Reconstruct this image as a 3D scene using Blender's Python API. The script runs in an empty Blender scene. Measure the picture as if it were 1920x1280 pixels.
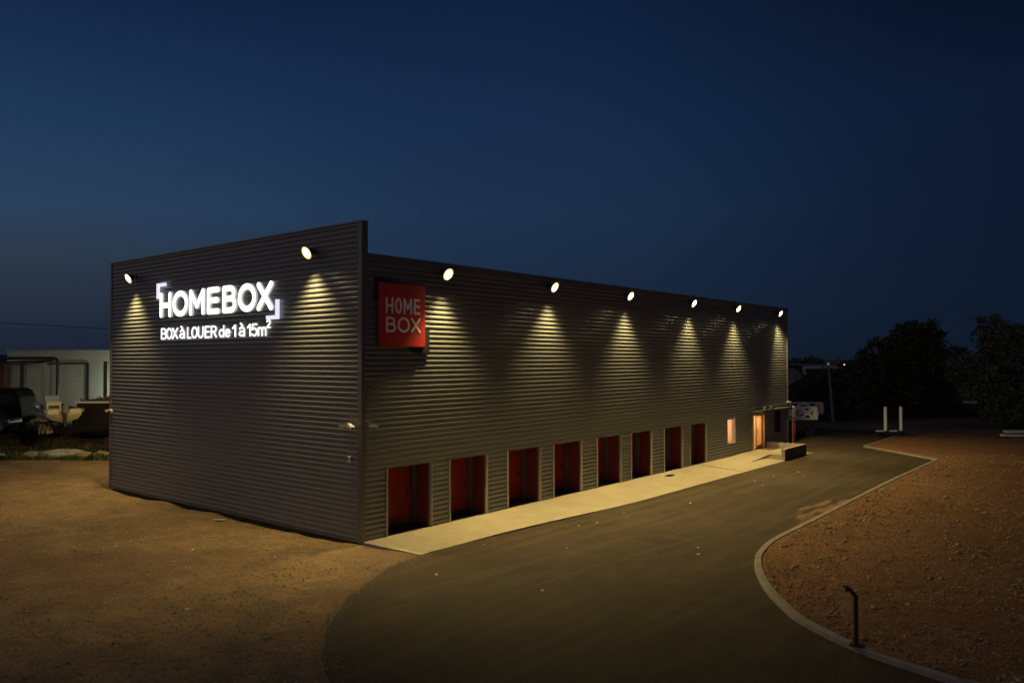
import bpy, math, random
from math import radians as R, sin, cos, pi
from mathutils import Vector, Matrix, noise
random.seed(7)
sc = bpy.context.scene
col = sc.collection

# ------------------------------------------------------------------ camera
HEAD, PITCH, ROLL = R(39.2005), R(1.2585), R(-0.123)
CAM = Vector((-15.961, -18.992, 5.6))
fw = Vector((cos(HEAD)*cos(PITCH), sin(HEAD)*cos(PITCH), sin(PITCH)))
rt = Vector((sin(HEAD), -cos(HEAD), 0)); up = rt.cross(fw)
r2 = rt*cos(ROLL)+up*sin(ROLL); u2 = up*cos(ROLL)-rt*sin(ROLL)
cd = bpy.data.cameras.new('camera'); cam = bpy.data.objects.new('camera', cd); col.objects.link(cam)
cd.sensor_width = 36; cd.lens = 27.807; cd.clip_end = 6000; cd.clip_start = 0.1
M4 = Matrix((r2, u2, -fw)).transposed().to_4x4(); M4.translation = CAM
cam.matrix_world = M4
sc.camera = cam

# ------------------------------------------------------------------ world: dusk sky, glow after sunset lies behind the camera's left
def lin(c):
    return tuple((x/255/12.92 if x/255 <= .04045 else ((x/255+.055)/1.055)**2.4) for x in c)+(1,)
w = bpy.data.worlds.new("World"); sc.world = w; w.use_nodes = True
nt = w.node_tree; N = nt.nodes; L = nt.links; N.clear()
def nn(t, **k):
    n = N.new(t)
    for a, b in k.items(): setattr(n, a, b)
    return n
tc = nn('ShaderNodeTexCoord'); sx = nn('ShaderNodeSeparateXYZ'); L.new(tc.outputs['Generated'], sx.inputs[0])
def ramp(stops):
    r = nn('ShaderNodeValToRGB'); e = r.color_ramp.elements
    while len(e) > 1: e.remove(e[-1])
    e[0].position = stops[0][0]; e[0].color = lin(stops[0][1])
    for p, c in stops[1:]:
        q = e.new(p); q.color = lin(c)
    return r
def dotn(v):
    d = nn('ShaderNodeVectorMath', operation='DOT_PRODUCT'); L.new(tc.outputs['Generated'], d.inputs[0]); d.inputs[1].default_value = v
    return d
def mrange(src, a, b):
    m = nn('ShaderNodeMapRange', interpolation_type='SMOOTHSTEP'); L.new(src, m.inputs[0]); m.inputs[1].default_value = a; m.inputs[2].default_value = b
    return m
def mixc(f, a, b):
    m = nn('ShaderNodeMix', data_type='RGBA'); L.new(f, m.inputs[0]); L.new(a, m.inputs[6]); L.new(b, m.inputs[7]); return m
rl = ramp([(0, (27, 34, 48)), (.03, (30, 40, 56)), (.065, (38, 48, 64)), (.11, (46, 58, 74)), (.17, (42, 65, 93)), (.27, (31, 56, 88)), (.34, (24, 45, 77)), (.42, (15, 30, 60)), (.8, (9, 18, 38))])
rm = ramp([(0, (20, 30, 46)), (.06, (27, 41, 62)), (.18, (29, 49, 76)), (.28, (24, 44, 75)), (.42, (16, 34, 64)), (.8, (8, 17, 37))])
rr = ramp([(0, (15, 26, 40)), (.05, (14, 25, 43)), (.12, (14, 25, 45)), (.28, (12, 25, 49)), (.42, (7, 12, 27)), (.8, (4, 8, 18))])
rb = ramp([(0, (96, 84, 80)), (.1, (92, 82, 82)), (.3, (60, 60, 72)), (.6, (26, 34, 54)), (1, (12, 20, 38))])
for r in (rl, rm, rr, rb): L.new(sx.outputs[2], r.inputs[0])
az = dotn((cos(R(110)), sin(R(110)), 0))
bk = dotn((-cos(HEAD), -sin(HEAD), 0))
m1 = mixc(mrange(az.outputs['Value'], -.28, .36).outputs[0], rr.outputs[0], rm.outputs[0])
m2 = mixc(mrange(az.outputs['Value'], .3, .85).outputs[0], m1.outputs[2], rl.outputs[0])
m3 = mixc(mrange(bk.outputs['Value'], 0.0, .7).outputs[0], m2.outputs[2], rb.outputs[0])
rw = ramp([(0, (158, 142, 138)), (.10, (150, 138, 138)), (.25, (116, 112, 122)), (.5, (52, 58, 74)), (1, (14, 22, 42))])
L.new(sx.outputs[2], rw.inputs[0])
gl = dotn((cos(R(172)), sin(R(172)), 0))
m4 = mixc(mrange(gl.outputs['Value'], .05, .8).outputs[0], m3.outputs[2], rw.outputs[0])
bg = nn('ShaderNodeBackground'); L.new(m4.outputs[2], bg.inputs[0]); bg.inputs[1].default_value = 1.0
wo = nn('ShaderNodeOutputWorld'); L.new(bg.outputs[0], wo.inputs[0])

sc.view_settings.view_transform = 'Standard'; sc.view_settings.look = 'None'
sc.view_settings.exposure = 0; sc.view_settings.gamma = 1
FLOOD = 2400.0
LAMPCOL = (1.0, .77, .30)

# ------------------------------------------------------------------ helpers
def tag(o, label=None, cat=None, group=None, kind=None):
    if label: o['label'] = label
    if cat: o['category'] = cat
    if group: o['group'] = group
    if kind: o['kind'] = kind
    return o
def thing(name, label, cat, loc=(0, 0, 0), rz=0, group=None):
    o = bpy.data.objects.new(name, None); col.objects.link(o); o.empty_display_size = .2
    o.location = loc; o.rotation_euler = (0, 0, rz)
    return tag(o, label, cat, group)
def dup(root, loc, rz, label=None):
    r = root.copy(); col.objects.link(r); r.location = loc; r.rotation_euler = (0, 0, rz)
    if label: r['label'] = label
    def rec(a, b):
        for ch in [q for q in bpy.data.objects if q.parent == a]:
            c = ch.copy(); col.objects.link(c); c.parent = b; rec(ch, c)
    rec(root, r)
    return r

class MB:
    def __init__(s): s.v = []; s.f = []; s.sm = []; s.face = []
    def add(s, vs, fs, smooth=False):
        n = len(s.v); s.v += [tuple(v) for v in vs]; s.f += [tuple(i+n for i in f) for f in fs]; s.sm += [smooth]*len(fs); return s
    def box(s, x0, x1, y0, y1, z0, z1):
        vs = [(x, y, z) for z in (z0, z1) for y in (y0, y1) for x in (x0, x1)]
        return s.add(vs, [(0, 2, 3, 1), (4, 5, 7, 6), (0, 1, 5, 4), (2, 6, 7, 3), (0, 4, 6, 2), (1, 3, 7, 5)])
    def obox(s, c, ax, h):
        c = Vector(c); vs = []
        for k in (-1, 1):
            for j in (-1, 1):
                for i in (-1, 1): vs.append(c+Vector(ax[0])*i*h[0]+Vector(ax[1])*j*h[1]+Vector(ax[2])*k*h[2])
        return s.add(vs, [(0, 2, 3, 1), (4, 5, 7, 6), (0, 1, 5, 4), (2, 6, 7, 3), (0, 4, 6, 2), (1, 3, 7, 5)])
    def bar(s, a, b, w, h=None, upv=(0, 0, 1)):
        a = Vector(a); b = Vector(b); d = (b-a); l = d.length; d.normalize(); h = h or w
        q = Vector(upv)
        if abs(d.dot(q)) > .95: q = Vector((1, 0, 0))
        x = d.cross(q).normalized(); z = x.cross(d)
        return s.obox((a+b)/2, (d, x, z), (l/2, w/2, h/2))
    def tube(s, pts, r, n=12, caps=True, smooth=True, flat=None):
        pts = [Vector(p) for p in pts]; rs = r if isinstance(r, (list, tuple)) else [r]*len(pts)
        rings = []; ref = None
        for i, p in enumerate(pts):
            d = (pts[min(i+1, len(pts)-1)]-pts[max(i-1, 0)]).normalized()
            if ref is None: ref = Vector((0, 0, 1)) if abs(d.z) < .9 else Vector((1, 0, 0))
            x = (ref-d*ref.dot(d)).normalized(); ref = x; y = d.cross(x)
            rings.append([p+(x*cos(2*pi*k/n)+y*sin(2*pi*k/n))*rs[i] for k in range(n)])
        vs = [v for g in rings for v in g]; fs = []
        for i in range(len(pts)-1):
            for k in range(n): fs.append((i*n+k, i*n+(k+1) % n, (i+1)*n+(k+1) % n, (i+1)*n+k))
        s.add(vs, fs, smooth)
        if caps:
            s.add(rings[0], [tuple(reversed(range(n)))]); s.add(rings[-1], [tuple(range(n))])
        return s
    def prism(s, poly, y0, y1, plane='xz'):
        n = len(poly)
        f = {'xz': lambda a, b, c: (a, c, b), 'xy': lambda a, b, c: (a, b, c), 'yz': lambda a, b, c: (c, a, b)}[plane]
        vs = [f(a, b, y0) for a, b in poly]+[f(a, b, y1) for a, b in poly]
        fs = [tuple(range(n)), tuple(reversed(range(n, 2*n)))]+[(i, i+n, (i+1) % n+n, (i+1) % n) for i in range(n)]
        return s.add(vs, fs)
    def sphere(s, c, r, nu=10, nv=6, sc_=(1, 1, 1)):
        c = Vector(c); vs = [c+Vector((0, 0, r*sc_[2]))]
        for i in range(1, nv):
            a = pi*i/nv
            for k in range(nu):
                b = 2*pi*k/nu; vs.append(c+Vector((r*sin(a)*cos(b)*sc_[0], r*sin(a)*sin(b)*sc_[1], r*cos(a)*sc_[2])))
        vs.append(c-Vector((0, 0, r*sc_[2]))); fs = [(0, 1+k, 1+(k+1) % nu) for k in range(nu)]
        for i in range(nv-2):
            for k in range(nu): fs.append((1+i*nu+k, 1+(i+1)*nu+k, 1+(i+1)*nu+(k+1) % nu, 1+i*nu+(k+1) % nu))
        o = 1+(nv-2)*nu
        fs += [(o+k, len(vs)-1, o+(k+1) % nu) for k in range(nu)]
        return s.add(vs, fs, True)
    def build(s, name, mat, parent=None, bevel=0, fixn=True):
        me = bpy.data.meshes.new(name); me.from_pydata(s.v, [], s.f); me.update()
        me.polygons.foreach_set('use_smooth', s.sm)
        if fixn:
            import bmesh
            bm = bmesh.new(); bm.from_mesh(me); bmesh.ops.recalc_face_normals(bm, faces=bm.faces); bm.to_mesh(me); bm.free()
        me.materials.append(mat)
        o = bpy.data.objects.new(name, me); col.objects.link(o); o.parent = parent
        if bevel:
            b = o.modifiers.new('bevel', 'BEVEL'); b.width = bevel; b.segments = 2; b.limit_method = 'ANGLE'
        return o

def mat(name, c, rough=.6, metal=0, var=None, vscale=3, bump=0, bscale=30, spec=.5, emit=None, estr=0, detail=6, layers=None, bdist=.02, coat=0):
    m = bpy.data.materials.new(name); m.use_nodes = True; t = m.node_tree; n = t.nodes; l = t.links
    b = n['Principled BSDF']; b.inputs['Base Color'].default_value = (*c, 1); b.inputs['Roughness'].default_value = rough; b.inputs['Metallic'].default_value = metal
    b.inputs['Specular IOR Level'].default_value = spec; b.inputs['Coat Weight'].default_value = coat
    if emit: b.inputs['Emission Color'].default_value = (*emit, 1); b.inputs['Emission Strength'].default_value = estr
    co = n.new('ShaderNodeTexCoord')
    last = None
    if var:
        nz = n.new('ShaderNodeTexNoise'); nz.inputs['Scale'].default_value = vscale; nz.inputs['Detail'].default_value = detail; nz.inputs['Roughness'].default_value = .65
        l.new(co.outputs['Object'], nz.inputs['Vector'])
        r = n.new('ShaderNodeValToRGB'); r.color_ramp.elements[0].position = .35; r.color_ramp.elements[1].position = .68
        r.color_ramp.elements[0].color = (*c, 1); r.color_ramp.elements[1].color = (*var, 1)
        l.new(nz.outputs[0], r.inputs[0]); last = r.outputs[0]
    for (sc_, lo, hi, cc, amt) in (layers or []):
        nz = n.new('ShaderNodeTexNoise'); nz.inputs['Scale'].default_value = sc_; nz.inputs['Detail'].default_value = 5
        l.new(co.outputs['Object'], nz.inputs['Vector'])
        mr = n.new('ShaderNodeMapRange'); mr.inputs[1].default_value = lo; mr.inputs[2].default_value = hi; mr.inputs[4].default_value = amt
        l.new(nz.outputs[0], mr.inputs[0])
        mx = n.new('ShaderNodeMix'); mx.data_type = 'RGBA'; l.new(mr.outputs[0], mx.inputs[0])
        if last: l.new(last, mx.inputs[6])
        else: mx.inputs[6].default_value = (*c, 1)
        mx.inputs[7].default_value = (*cc, 1); last = mx.outputs[2]
    if last: l.new(last, b.inputs['Base Color'])
    if bump:
        nz = n.new('ShaderNodeTexNoise'); nz.inputs['Scale'].default_value = bscale; nz.inputs['Detail'].default_value = 8; nz.inputs['Roughness'].default_value = .7
        l.new(co.outputs['Object'], nz.inputs['Vector'])
        bp = n.new('ShaderNodeBump'); bp.inputs['Strength'].default_value = bump; bp.inputs['Distance'].default_value = bdist
        l.new(nz.outputs[0], bp.inputs['Height']); l.new(bp.outputs[0], b.inputs['Normal'])
    return m

M = {}
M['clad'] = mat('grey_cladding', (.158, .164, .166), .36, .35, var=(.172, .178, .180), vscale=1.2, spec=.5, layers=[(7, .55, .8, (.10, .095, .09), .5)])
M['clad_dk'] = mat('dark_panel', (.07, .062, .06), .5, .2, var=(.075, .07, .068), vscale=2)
M['trim'] = mat('corner_trim', (.15, .13, .125), .45, .3, var=(.17, .15, .14), vscale=2)
M['jamb'] = mat('pale_trim', (.50, .44, .36), .4, .2, var=(.42, .36, .28), vscale=5)
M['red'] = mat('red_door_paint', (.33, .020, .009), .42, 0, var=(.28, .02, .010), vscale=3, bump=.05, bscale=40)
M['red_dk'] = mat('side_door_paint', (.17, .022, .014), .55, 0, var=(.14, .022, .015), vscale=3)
M['black'] = mat('black_plastic', (.015, .015, .016), .45, 0, var=(.02, .02, .02))
M['darkmetal'] = mat('dark_metal', (.03, .028, .03), .45, .5, var=(.045, .04, .038), vscale=8)
M['roof'] = mat('roof_sheet', (.10, .10, .10), .5, .3, var=(.13, .13, .12))
M['conc'] = mat('apron_concrete', (.43, .36, .25), .8, 0, var=(.36, .30, .20), vscale=.9, bump=.25, bscale=60, layers=[(3.5, .58, .75, (.26, .21, .15), .55), (24, .66, .74, (.20, .16, .11), .6)], bdist=.006)
M['conc2'] = mat('cast_concrete', (.38, .33, .26), .85, 0, var=(.32, .27, .21), vscale=2, bump=.3, bscale=50, bdist=.006, layers=[(6, .55, .75, (.22, .19, .15), .6)])
M['kerb'] = mat('kerb_concrete', (.33, .285, .23), .85, 0, var=(.23, .20, .16), vscale=3, bump=.4, bscale=70, bdist=.006, layers=[(9, .55, .7, (.2, .17, .13), .6)])
M['footing'] = mat('footing_concrete', (.10, .08, .06), .9, 0, var=(.06, .045, .035), vscale=3, bump=.4, bscale=20)
M['white'] = mat('white_paint', (.90, .88, .84), .5, 0, var=(.85, .83, .79), vscale=4)
M['offwhite'] = mat('aged_white_plastic', (.62, .62, .58), .6, 0, var=(.48, .48, .45), vscale=5)
M['camwhite'] = mat('camera_housing', (.88, .84, .8), .4, 0, var=(.82, .78, .74))
M['signred'] = mat('sign_red', (.58, .020, .013), .6, 0, var=(.46, .018, .014), vscale=1)
M['signwhite'] = mat('sign_white', (.90, .86, .85), .5, 0, var=(.86, .80, .80), vscale=3)
M['letter'] = mat('lit_letter', (.9, .9, .9), .4, emit=(1, .99, .96), estr=1.7)
M['return'] = mat('letter_return', (.10, .10, .10), .5, 0, var=(.12, .12, .12), emit=(1, .99, .96), estr=.45)
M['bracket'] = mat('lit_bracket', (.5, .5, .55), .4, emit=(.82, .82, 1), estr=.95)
M['lampglass'] = mat('lamp_glass', (1, 1, 1), .2, emit=(1, .80, .42), estr=110)
M['rimglow'] = mat('lit_reflector', (.8, .7, .4), .3, .5, emit=(1, .70, .27), estr=1.25)  # warm halo round the lamp glass, put in as emission
M['warmwall'] = mat('indoor_plaster', (.65, .50, .36), .8, 0, var=(.6, .45, .31), vscale=2)
M['wood'] = mat('pale_wood', (.62, .40, .2), .5, 0, var=(.52, .32, .15), vscale=4)
M['glass'] = mat('dark_glass', (.012, .013, .016), .08, 0, var=(.016, .016, .018), spec=.6)
M['bark'] = mat('bark', (.06, .045, .03), .9, 0, var=(.04, .03, .022), vscale=6, bump=.6, bscale=12)
M['leaf'] = mat('dark_foliage', (.05, .062, .03), .6, 0, var=(.03, .04, .02), vscale=.7)
M['leaf2'] = mat('grey_green_foliage', (.11, .13, .085), .6, 0, var=(.06, .075, .045), vscale=.7)
M['grass'] = mat('weed_green', (.07, .078, .018), .7, 0, var=(.04, .05, .014), vscale=2)
M['scrub'] = mat('dark_scrub', (.045, .030, .018), .8, 0, var=(.03, .03, .016), vscale=2)
M['rock'] = mat('pale_rock', (.34, .26, .17), .9, 0, var=(.22, .16, .10), vscale=3, bump=.5, bscale=10)
M['rockgrey'] = mat('grey_rock', (.40, .38, .33), .9, 0, var=(.28, .26, .2), vscale=3, bump=.5, bscale=10)
M['stone'] = mat('gravel_stone', (.50, .42, .31), .9, 0, var=(.28, .2, .13), vscale=2.5)
M['clod'] = mat('earth_clod', (.25, .135, .058), .95, 0, var=(.55, .40, .24), vscale=3)
M['paper'] = mat('pale_scrap', (.75, .68, .58), .7, 0, var=(.6, .52, .42))
M['terra'] = mat('orange_plastic', (.8, .30, .10), .6, 0, var=(.48, .2, .1))
M['wareh'] = mat('warehouse_sheet', (.34, .34, .31), .6, .1, var=(.27, .265, .235), vscale=.5, layers=[(2, .5, .8, (.33, .31, .26), .5)])
M['wdoor'] = mat('warehouse_door', (.34, .35, .32), .6, .1, var=(.28, .29, .27), vscale=1)
M['blackpaint'] = mat('black_car_paint', (.005, .005, .006), .55, 0, var=(.007, .007, .008), spec=.04)
M['blue'] = mat('dark_blue_paint', (.008, .011, .024), .35, 0, var=(.010, .013, .028), spec=.3)
M['alloy'] = mat('alloy', (.55, .55, .55), .3, .8, var=(.5, .5, .5))
M['rubber'] = mat('rubber', (.02, .02, .02), .8, 0, var=(.03, .03, .03))
M['boatwhite'] = mat('boat_gelcoat', (.62, .54, .40), .4, 0, var=(.52, .45, .33), vscale=3)
M['boatgrey'] = mat('boat_grey', (.17, .17, .19), .6, 0, var=(.13, .13, .15), vscale=3)
M['shield'] = mat('windshield', (.30, .38, .5), .2, 0, var=(.25, .32, .45))
M['palletwood'] = mat('pallet_wood', (.34, .25, .13), .8, 0, var=(.24, .17, .09), vscale=6)
M['rust'] = mat('red_brown_sheet', (.10, .03, .02), .7, .1, var=(.07, .025, .02), vscale=2)
M['skip'] = mat('dark_skip', (.012, .008, .008), .6, .3, var=(.02, .012, .01), vscale=2)
M['debris'] = mat('debris', (.16, .12, .07), .9, 0, var=(.09, .07, .04), vscale=5)
M['hill'] = mat('far_hill', (.02, .024, .02), .95, 0, var=(.014, .018, .016), vscale=.01)
M['polewood'] = mat('weathered_pole', (.22, .2, .16), .8, 0, var=(.15, .13, .1), vscale=4)
M['roofblue'] = mat('far_roof_sheet', (.20, .23, .26), .6, .2, var=(.16, .18, .2), vscale=.3)

# --- ground materials with shaped stains
M['ground'] = mat('gravel_ground', (.29, .170, .074), .95, 0, var=(.185, .108, .050), vscale=.35, bump=1, bscale=9, bdist=.06,
            layers=[(1.1, .46, .62, (.36, .225, .115), .65), (.7, .52, .64, (.13, .078, .038), .6), (5, .48, .62, (.13, .080, .038), .6), (14, .52, .64, (.36, .26, .15), .5), (24, .54, .66, (.085, .055, .03), .6), (45, .58, .70, (.48, .38, .25), .6), (.15, .5, .62, (.14, .08, .045), .65)])
M['dirt'] = mat('reddish_dirt', (.29, .118, .034), .95, 0, var=(.19, .078, .025), vscale=.6, bump=1, bscale=7, bdist=.10,
                layers=[(3, .48, .62, (.32, .145, .05), .5), (8, .52, .62, (.075, .038, .018), .6), (15, .54, .64, (.32, .19, .09), .55), (28, .55, .66, (.06, .03, .015), .6), (45, .58, .68, (.48, .36, .22), .6), (.8, .58, .72, (.12, .10, .03), .5)])
def asphalt():
    m = mat('asphalt', (.052, .032, .0145), .85, 0, var=(.037, .0230, .0105), vscale=.5, bump=.6, bscale=60, bdist=.012, spec=.35,
            layers=[(70, .55, .68, (.15, .10, .055), .6), (28, .50, .64, (.022, .014, .007), .7), (16, .53, .64, (.100, .066, .032), .6), (.35, .50, .64, (.030, .019, .009), .55), (1.1, .52, .72, (.085, .055, .026), .6), (3.5, .55, .7, (.035, .025, .014), .4)])
    t = m.node_tree; n = t.nodes; l = t.links; b = n['Principled BSDF']
    co = n.new('ShaderNodeTexCoord')
    # faint streaks along the driving direction
    mp = n.new('ShaderNodeMapping'); mp.inputs['Scale'].default_value = (.12, 1.6, 1); mp.inputs['Rotation'].default_value = (0, 0, .12); l.new(co.outputs['Object'], mp.inputs[0])
    nz = n.new('ShaderNodeTexNoise'); nz.inputs['Scale'].default_value = 1.4; nz.inputs['Detail'].default_value = 4; l.new(mp.outputs[0], nz.inputs[0])
    mr = n.new('ShaderNodeMapRange'); mr.inputs[1].default_value = .48; mr.inputs[2].default_value = .66; mr.inputs[4].default_value = .6; l.new(nz.outputs[0], mr.inputs[0])
    src = b.inputs['Base Color'].links[0].from_socket
    mx = n.new('ShaderNodeMix'); mx.data_type = 'RGBA'; l.new(mr.outputs[0], mx.inputs[0]); l.new(src, mx.inputs[6]); mx.inputs[7].default_value = (.095, .063, .030, 1)
    # earth tracked onto the road beside the kerb
    sp = n.new('ShaderNodeSeparateXYZ'); l.new(co.outputs['Object'], sp.inputs[0])
    def mth(op, a, b_=None):
        q = n.new('ShaderNodeMath'); q.operation = op
        for i, v in enumerate((a, b_)):
            if v is None: continue
            if isinstance(v, (int, float)): q.inputs[i].default_value = v
            else: l.new(v, q.inputs[i])
        return q.outputs[0]
    mp2 = n.new('ShaderNodeMapping'); mp2.inputs['Rotation'].default_value = (0, 0, R(-38)); mp2.inputs['Scale'].default_value = (.5, 3.2, 1); l.new(co.outputs['Object'], mp2.inputs[0])
    nz2 = n.new('ShaderNodeTexNoise'); nz2.inputs['Scale'].default_value = 1.3; nz2.inputs['Detail'].default_value = 5; l.new(mp2.outputs[0], nz2.inputs[0])
    ex = mth('DIVIDE', mth('SUBTRACT', sp.outputs[0], 15.6), 3.6); ey = mth('DIVIDE', mth('ADD', sp.outputs[1], 9.6), 1.35)
    d = mth('SQRT', mth('ADD', mth('MULTIPLY', ex, ex), mth('MULTIPLY', ey, ey)))
    k = mth('ADD', mth('SUBTRACT', 1.0, d), mth('MULTIPLY', mth('SUBTRACT', nz2.outputs[0], .5), 2.4))
    mk = n.new('ShaderNodeMapRange'); mk.inputs[1].default_value = .08; mk.inputs[2].default_value = .38; mk.inputs[4].default_value = .85; l.new(k, mk.inputs[0])
    mx2 = n.new('ShaderNodeMix'); mx2.data_type = 'RGBA'; l.new(mk.outputs[0], mx2.inputs[0]); l.new(mx.outputs[2], mx2.inputs[6]); mx2.inputs[7].default_value = (.26, .15, .07, 1)
    l.new(mx2.outputs[2], b.inputs['Base Color'])
    return m
M['asphalt'] = asphalt()

# ------------------------------------------------------------------ terrain shape
def ss(t): t = min(max(t, 0), 1); return t*t*(3-2*t)
def zg(x): return -.2*ss(x/13)
BX0, BX1, BY1 = 0.0, 36.145, 16.99
def catmull(P, per):
    out = []
    for i in range(len(P)-1):
        p0 = Vector(P[max(i-1, 0)]); p1 = Vector(P[i]); p2 = Vector(P[i+1]); p3 = Vector(P[min(i+2, len(P)-1)])
        for k in range(per):
            t = k/per; out.append(.5*((2*p1)+(p2-p0)*t+(2*p0-5*p1+4*p2-p3)*t*t+(3*p1-p0-3*p2+p3)*t**3))
    out.append(Vector(P[-1])); return out
kerbA = catmull([(-4.2, -31), (-2.2, -23), (-.9, -17.6), (-.59, -16.14), (-.07, -14.5), (.88, -13.07), (1.64, -12.39), (2.72, -11.6), (4.02, -10.85), (5.1, -10.35), (6.3, -9.93), (8.2, -9.55), (10.4, -9.41), (13.1, -9.36), (18.2, -9.25), (25.5, -9.15), (33.9, -9.2)], 6)
kerbB = [Vector((33.9, -9.2)), Vector((36.0, -6.95)), Vector((38.5, -4.05))]
kerbC = [Vector((38.5, -4.05)), Vector((46, -3.95)), Vector((53.9, -3.93))]
def dense(P, step):
    out = []
    for a, b in zip(P[:-1], P[1:]):
        n = max(1, int((b-a).length/step))
        out += [a.lerp(b, k/n) for k in range(n)]
    out.append(P[-1]); return out
kerb_line = dense(kerbA, .5)[:-1]+dense(kerbB, .5)[:-1]+dense(kerbC, .8)
roadL = catmull([(-16, -31), (-12.3, -20), (-9.6, -12), (-7.45, -8.1), (-6.55, -6.7), (-5.5, -5.5), (-4.3, -4.5), (-2.7, -3.5), (-1.2, -2.82), (-.06, -2.58)], 8)
def near_line(p, P): return min((p-q).length for q in P)
roadLd = dense(roadL, .4)
def ground_h(x, y):
    h = zg(x)
    # gravel banked unevenly along the left wall
    if y > -2.4 and x < 0.35 and y < 60:
        d = near_line(Vector((x, y)), roadLd) if (y < 2 and x > -9) else 3
        k = ss(d/1.2)
        n = noise.noise(Vector((x*.9, y*.9, 3)))*.05+noise.noise(Vector((x*2.7, y*2.7, 9)))*.022
        h += k*(n-.06)
        for off in (0, 1.7, 4.1, 5.8):            # shallow wheel ruts curving across the yard
            xr = -4.6-off-.018*(y-4)**2+.5*sin(y*.21+off)
            q_ = abs(x-xr); h -= k*.035*max(0, 1-(q_/.28)**2); h += k*.018*max(0, 1-((q_-.42)/.16)**2)
        if x > -4: h -= k*.14*ss((x+1.6)/1.4)*(.7+.9*noise.noise(Vector((0.2, y*.55, 5))))*ss((y+.5)/2)
    elif x < -1 and y <= -2.4:
        # ground left of the road in the foreground
        k = 1 if (x < -13) else ss(near_line(Vector((x, y)), roadLd)/1.5)
        # which side: compare to road-left curve
        xe = None
        for a, b in zip(roadL[:-1], roadL[1:]):
            if a.y <= y <= b.y: xe = a.x+(b.x-a.x)*(y-a.y)/max(1e-6, b.y-a.y); break
        if xe is not None and x < xe:
            h += k*(noise.noise(Vector((x*.9, y*.9, 3)))*.05+noise.noise(Vector((x*2.7, y*2.7, 9)))*.02-.03)
        else: h -= .02
    else: h -= .02
    # bank beyond the gravel yard on the left, and the higher plot it leads to
    q = (x*.72+y*.69)            # distance along the camera's depth direction, roughly
    if x < 20 and y > 24:
        e = ss((q-26.2)/4.2)*ss((21-x)/4)
        h += e*(1.42+.16*noise.noise(Vector((x*.5, y*.5, 1))))
    # slightly raised earth beyond the far kerb on the right
    if x > 54: h += ss((x-54.5)/5)*.65+.12*noise.noise(Vector((x*.3, y*.3, 2)))*ss((x-54.5)/3)
    elif x > 39 and y > 4.5 : h += 0
    return h
def axis(a, b, fine, mid0, mid1, coarse):
    out = []; x = mid0
    while x < mid1: out.append(x); x += fine
    out.append(mid1)
    s = coarse; x = mid1
    while x < b: x += s; s *= 1.35; out.append(min(x, b))
    s = coarse; x = mid0; pre = []
    while x > a: x -= s; s *= 1.35; pre.append(max(x, a))
    return list(reversed(pre))+out
xs = axis(-2500, 2500, .3, -22, 3, 1.2); ys = axis(-2500, 2500, .35, -16, 44, 1.2)
g = MB(); vs = [(x, y, ground_h(x, y)) for y in ys for x in xs]; nx = len(xs)
fs = [(j*nx+i, j*nx+i+1, (j+1)*nx+i+1, (j+1)*nx+i) for j in range(len(ys)-1) for i in range(nx-1)]
g.add(vs, fs, True); tag(g.build('ground', M['ground'], fixn=False), kind='structure')

# road sheet, in strips from its left edge to the kerb
def lerp_poly(P, n):
    ds = [0]
    for a, b in zip(P[:-1], P[1:]): ds.append(ds[-1]+(b-a).length)
    out = []; j = 0
    for i in range(n):
        t = ds[-1]*i/(n-1)
        while j < len(ds)-2 and ds[j+1] < t: j += 1
        out.append(P[j].lerp(P[j+1], (t-ds[j])/max(1e-9, ds[j+1]-ds[j])))
    return out
def strip(Lp, Rp, n, k, dz):
    a = lerp_poly(Lp, n); b = lerp_poly(Rp, n); vs = []; fs = []
    for i in range(n):
        for j in range(k+1):
            p = a[i].lerp(b[i], j/k); vs.append((p.x, p.y, zg(p.x)+dz))
    for i in range(n-1):
        for j in range(k): fs.append((i*(k+1)+j, i*(k+1)+j+1, (i+1)*(k+1)+j+1, (i+1)*(k+1)+j))
    return vs, fs
V2 = lambda *a: [Vector(p) for p in a]
road = MB()
k1 = [p for p in kerbA if p.x <= 5.11]
i1 = max(i for i, p in enumerate(kerbA) if p.x <= 5.11)
roadLj = [roadL[0]]+[Vector((p.x+.12*noise.noise(Vector((p.x*3, p.y*3, 0))), p.y+.16*noise.noise(Vector((p.x*2.3, p.y*2.3, 4)))+.06*noise.noise(Vector((p.x*7, p.y*7, 4))))) for p in dense(roadL, .25)[1:-1]]+[roadL[-1]]
road.add(*strip(roadLj, kerbA[:i1+1], 150, 8, .004), True)
road.add(*strip(V2((-.06, -2.58), (33.9, -2.58)), kerbA[i1:], 60, 8, .004), True)
road.add(*strip(V2((33.9, -2.58), (38.5, -2.58)), kerbB, 12, 4, .004), True)
road.add(*strip(V2((33.9, -.02), (38.5, -.02)), V2((33.9, -2.58), (38.5, -2.58)), 10, 3, .004), True)
road.add(*strip(V2((38.5, 4.2), (53.6, 4.2)), V2((38.5, -4.05), (53.9, -3.93)), 12, 6, .004), True)
road.add(*strip(V2((36.2, 26), (53, 26)), V2((36.2, 4.2), (53.6, 4.2)), 12, 6, .004), True)
road.add(*strip(V2((36.2, 4.2), (38.5, 4.2)), V2((36.2, -.02), (38.5, -.02)), 3, 3, .004), True)
tag(road.build('road', M['asphalt'], fixn=False), kind='structure')

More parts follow.
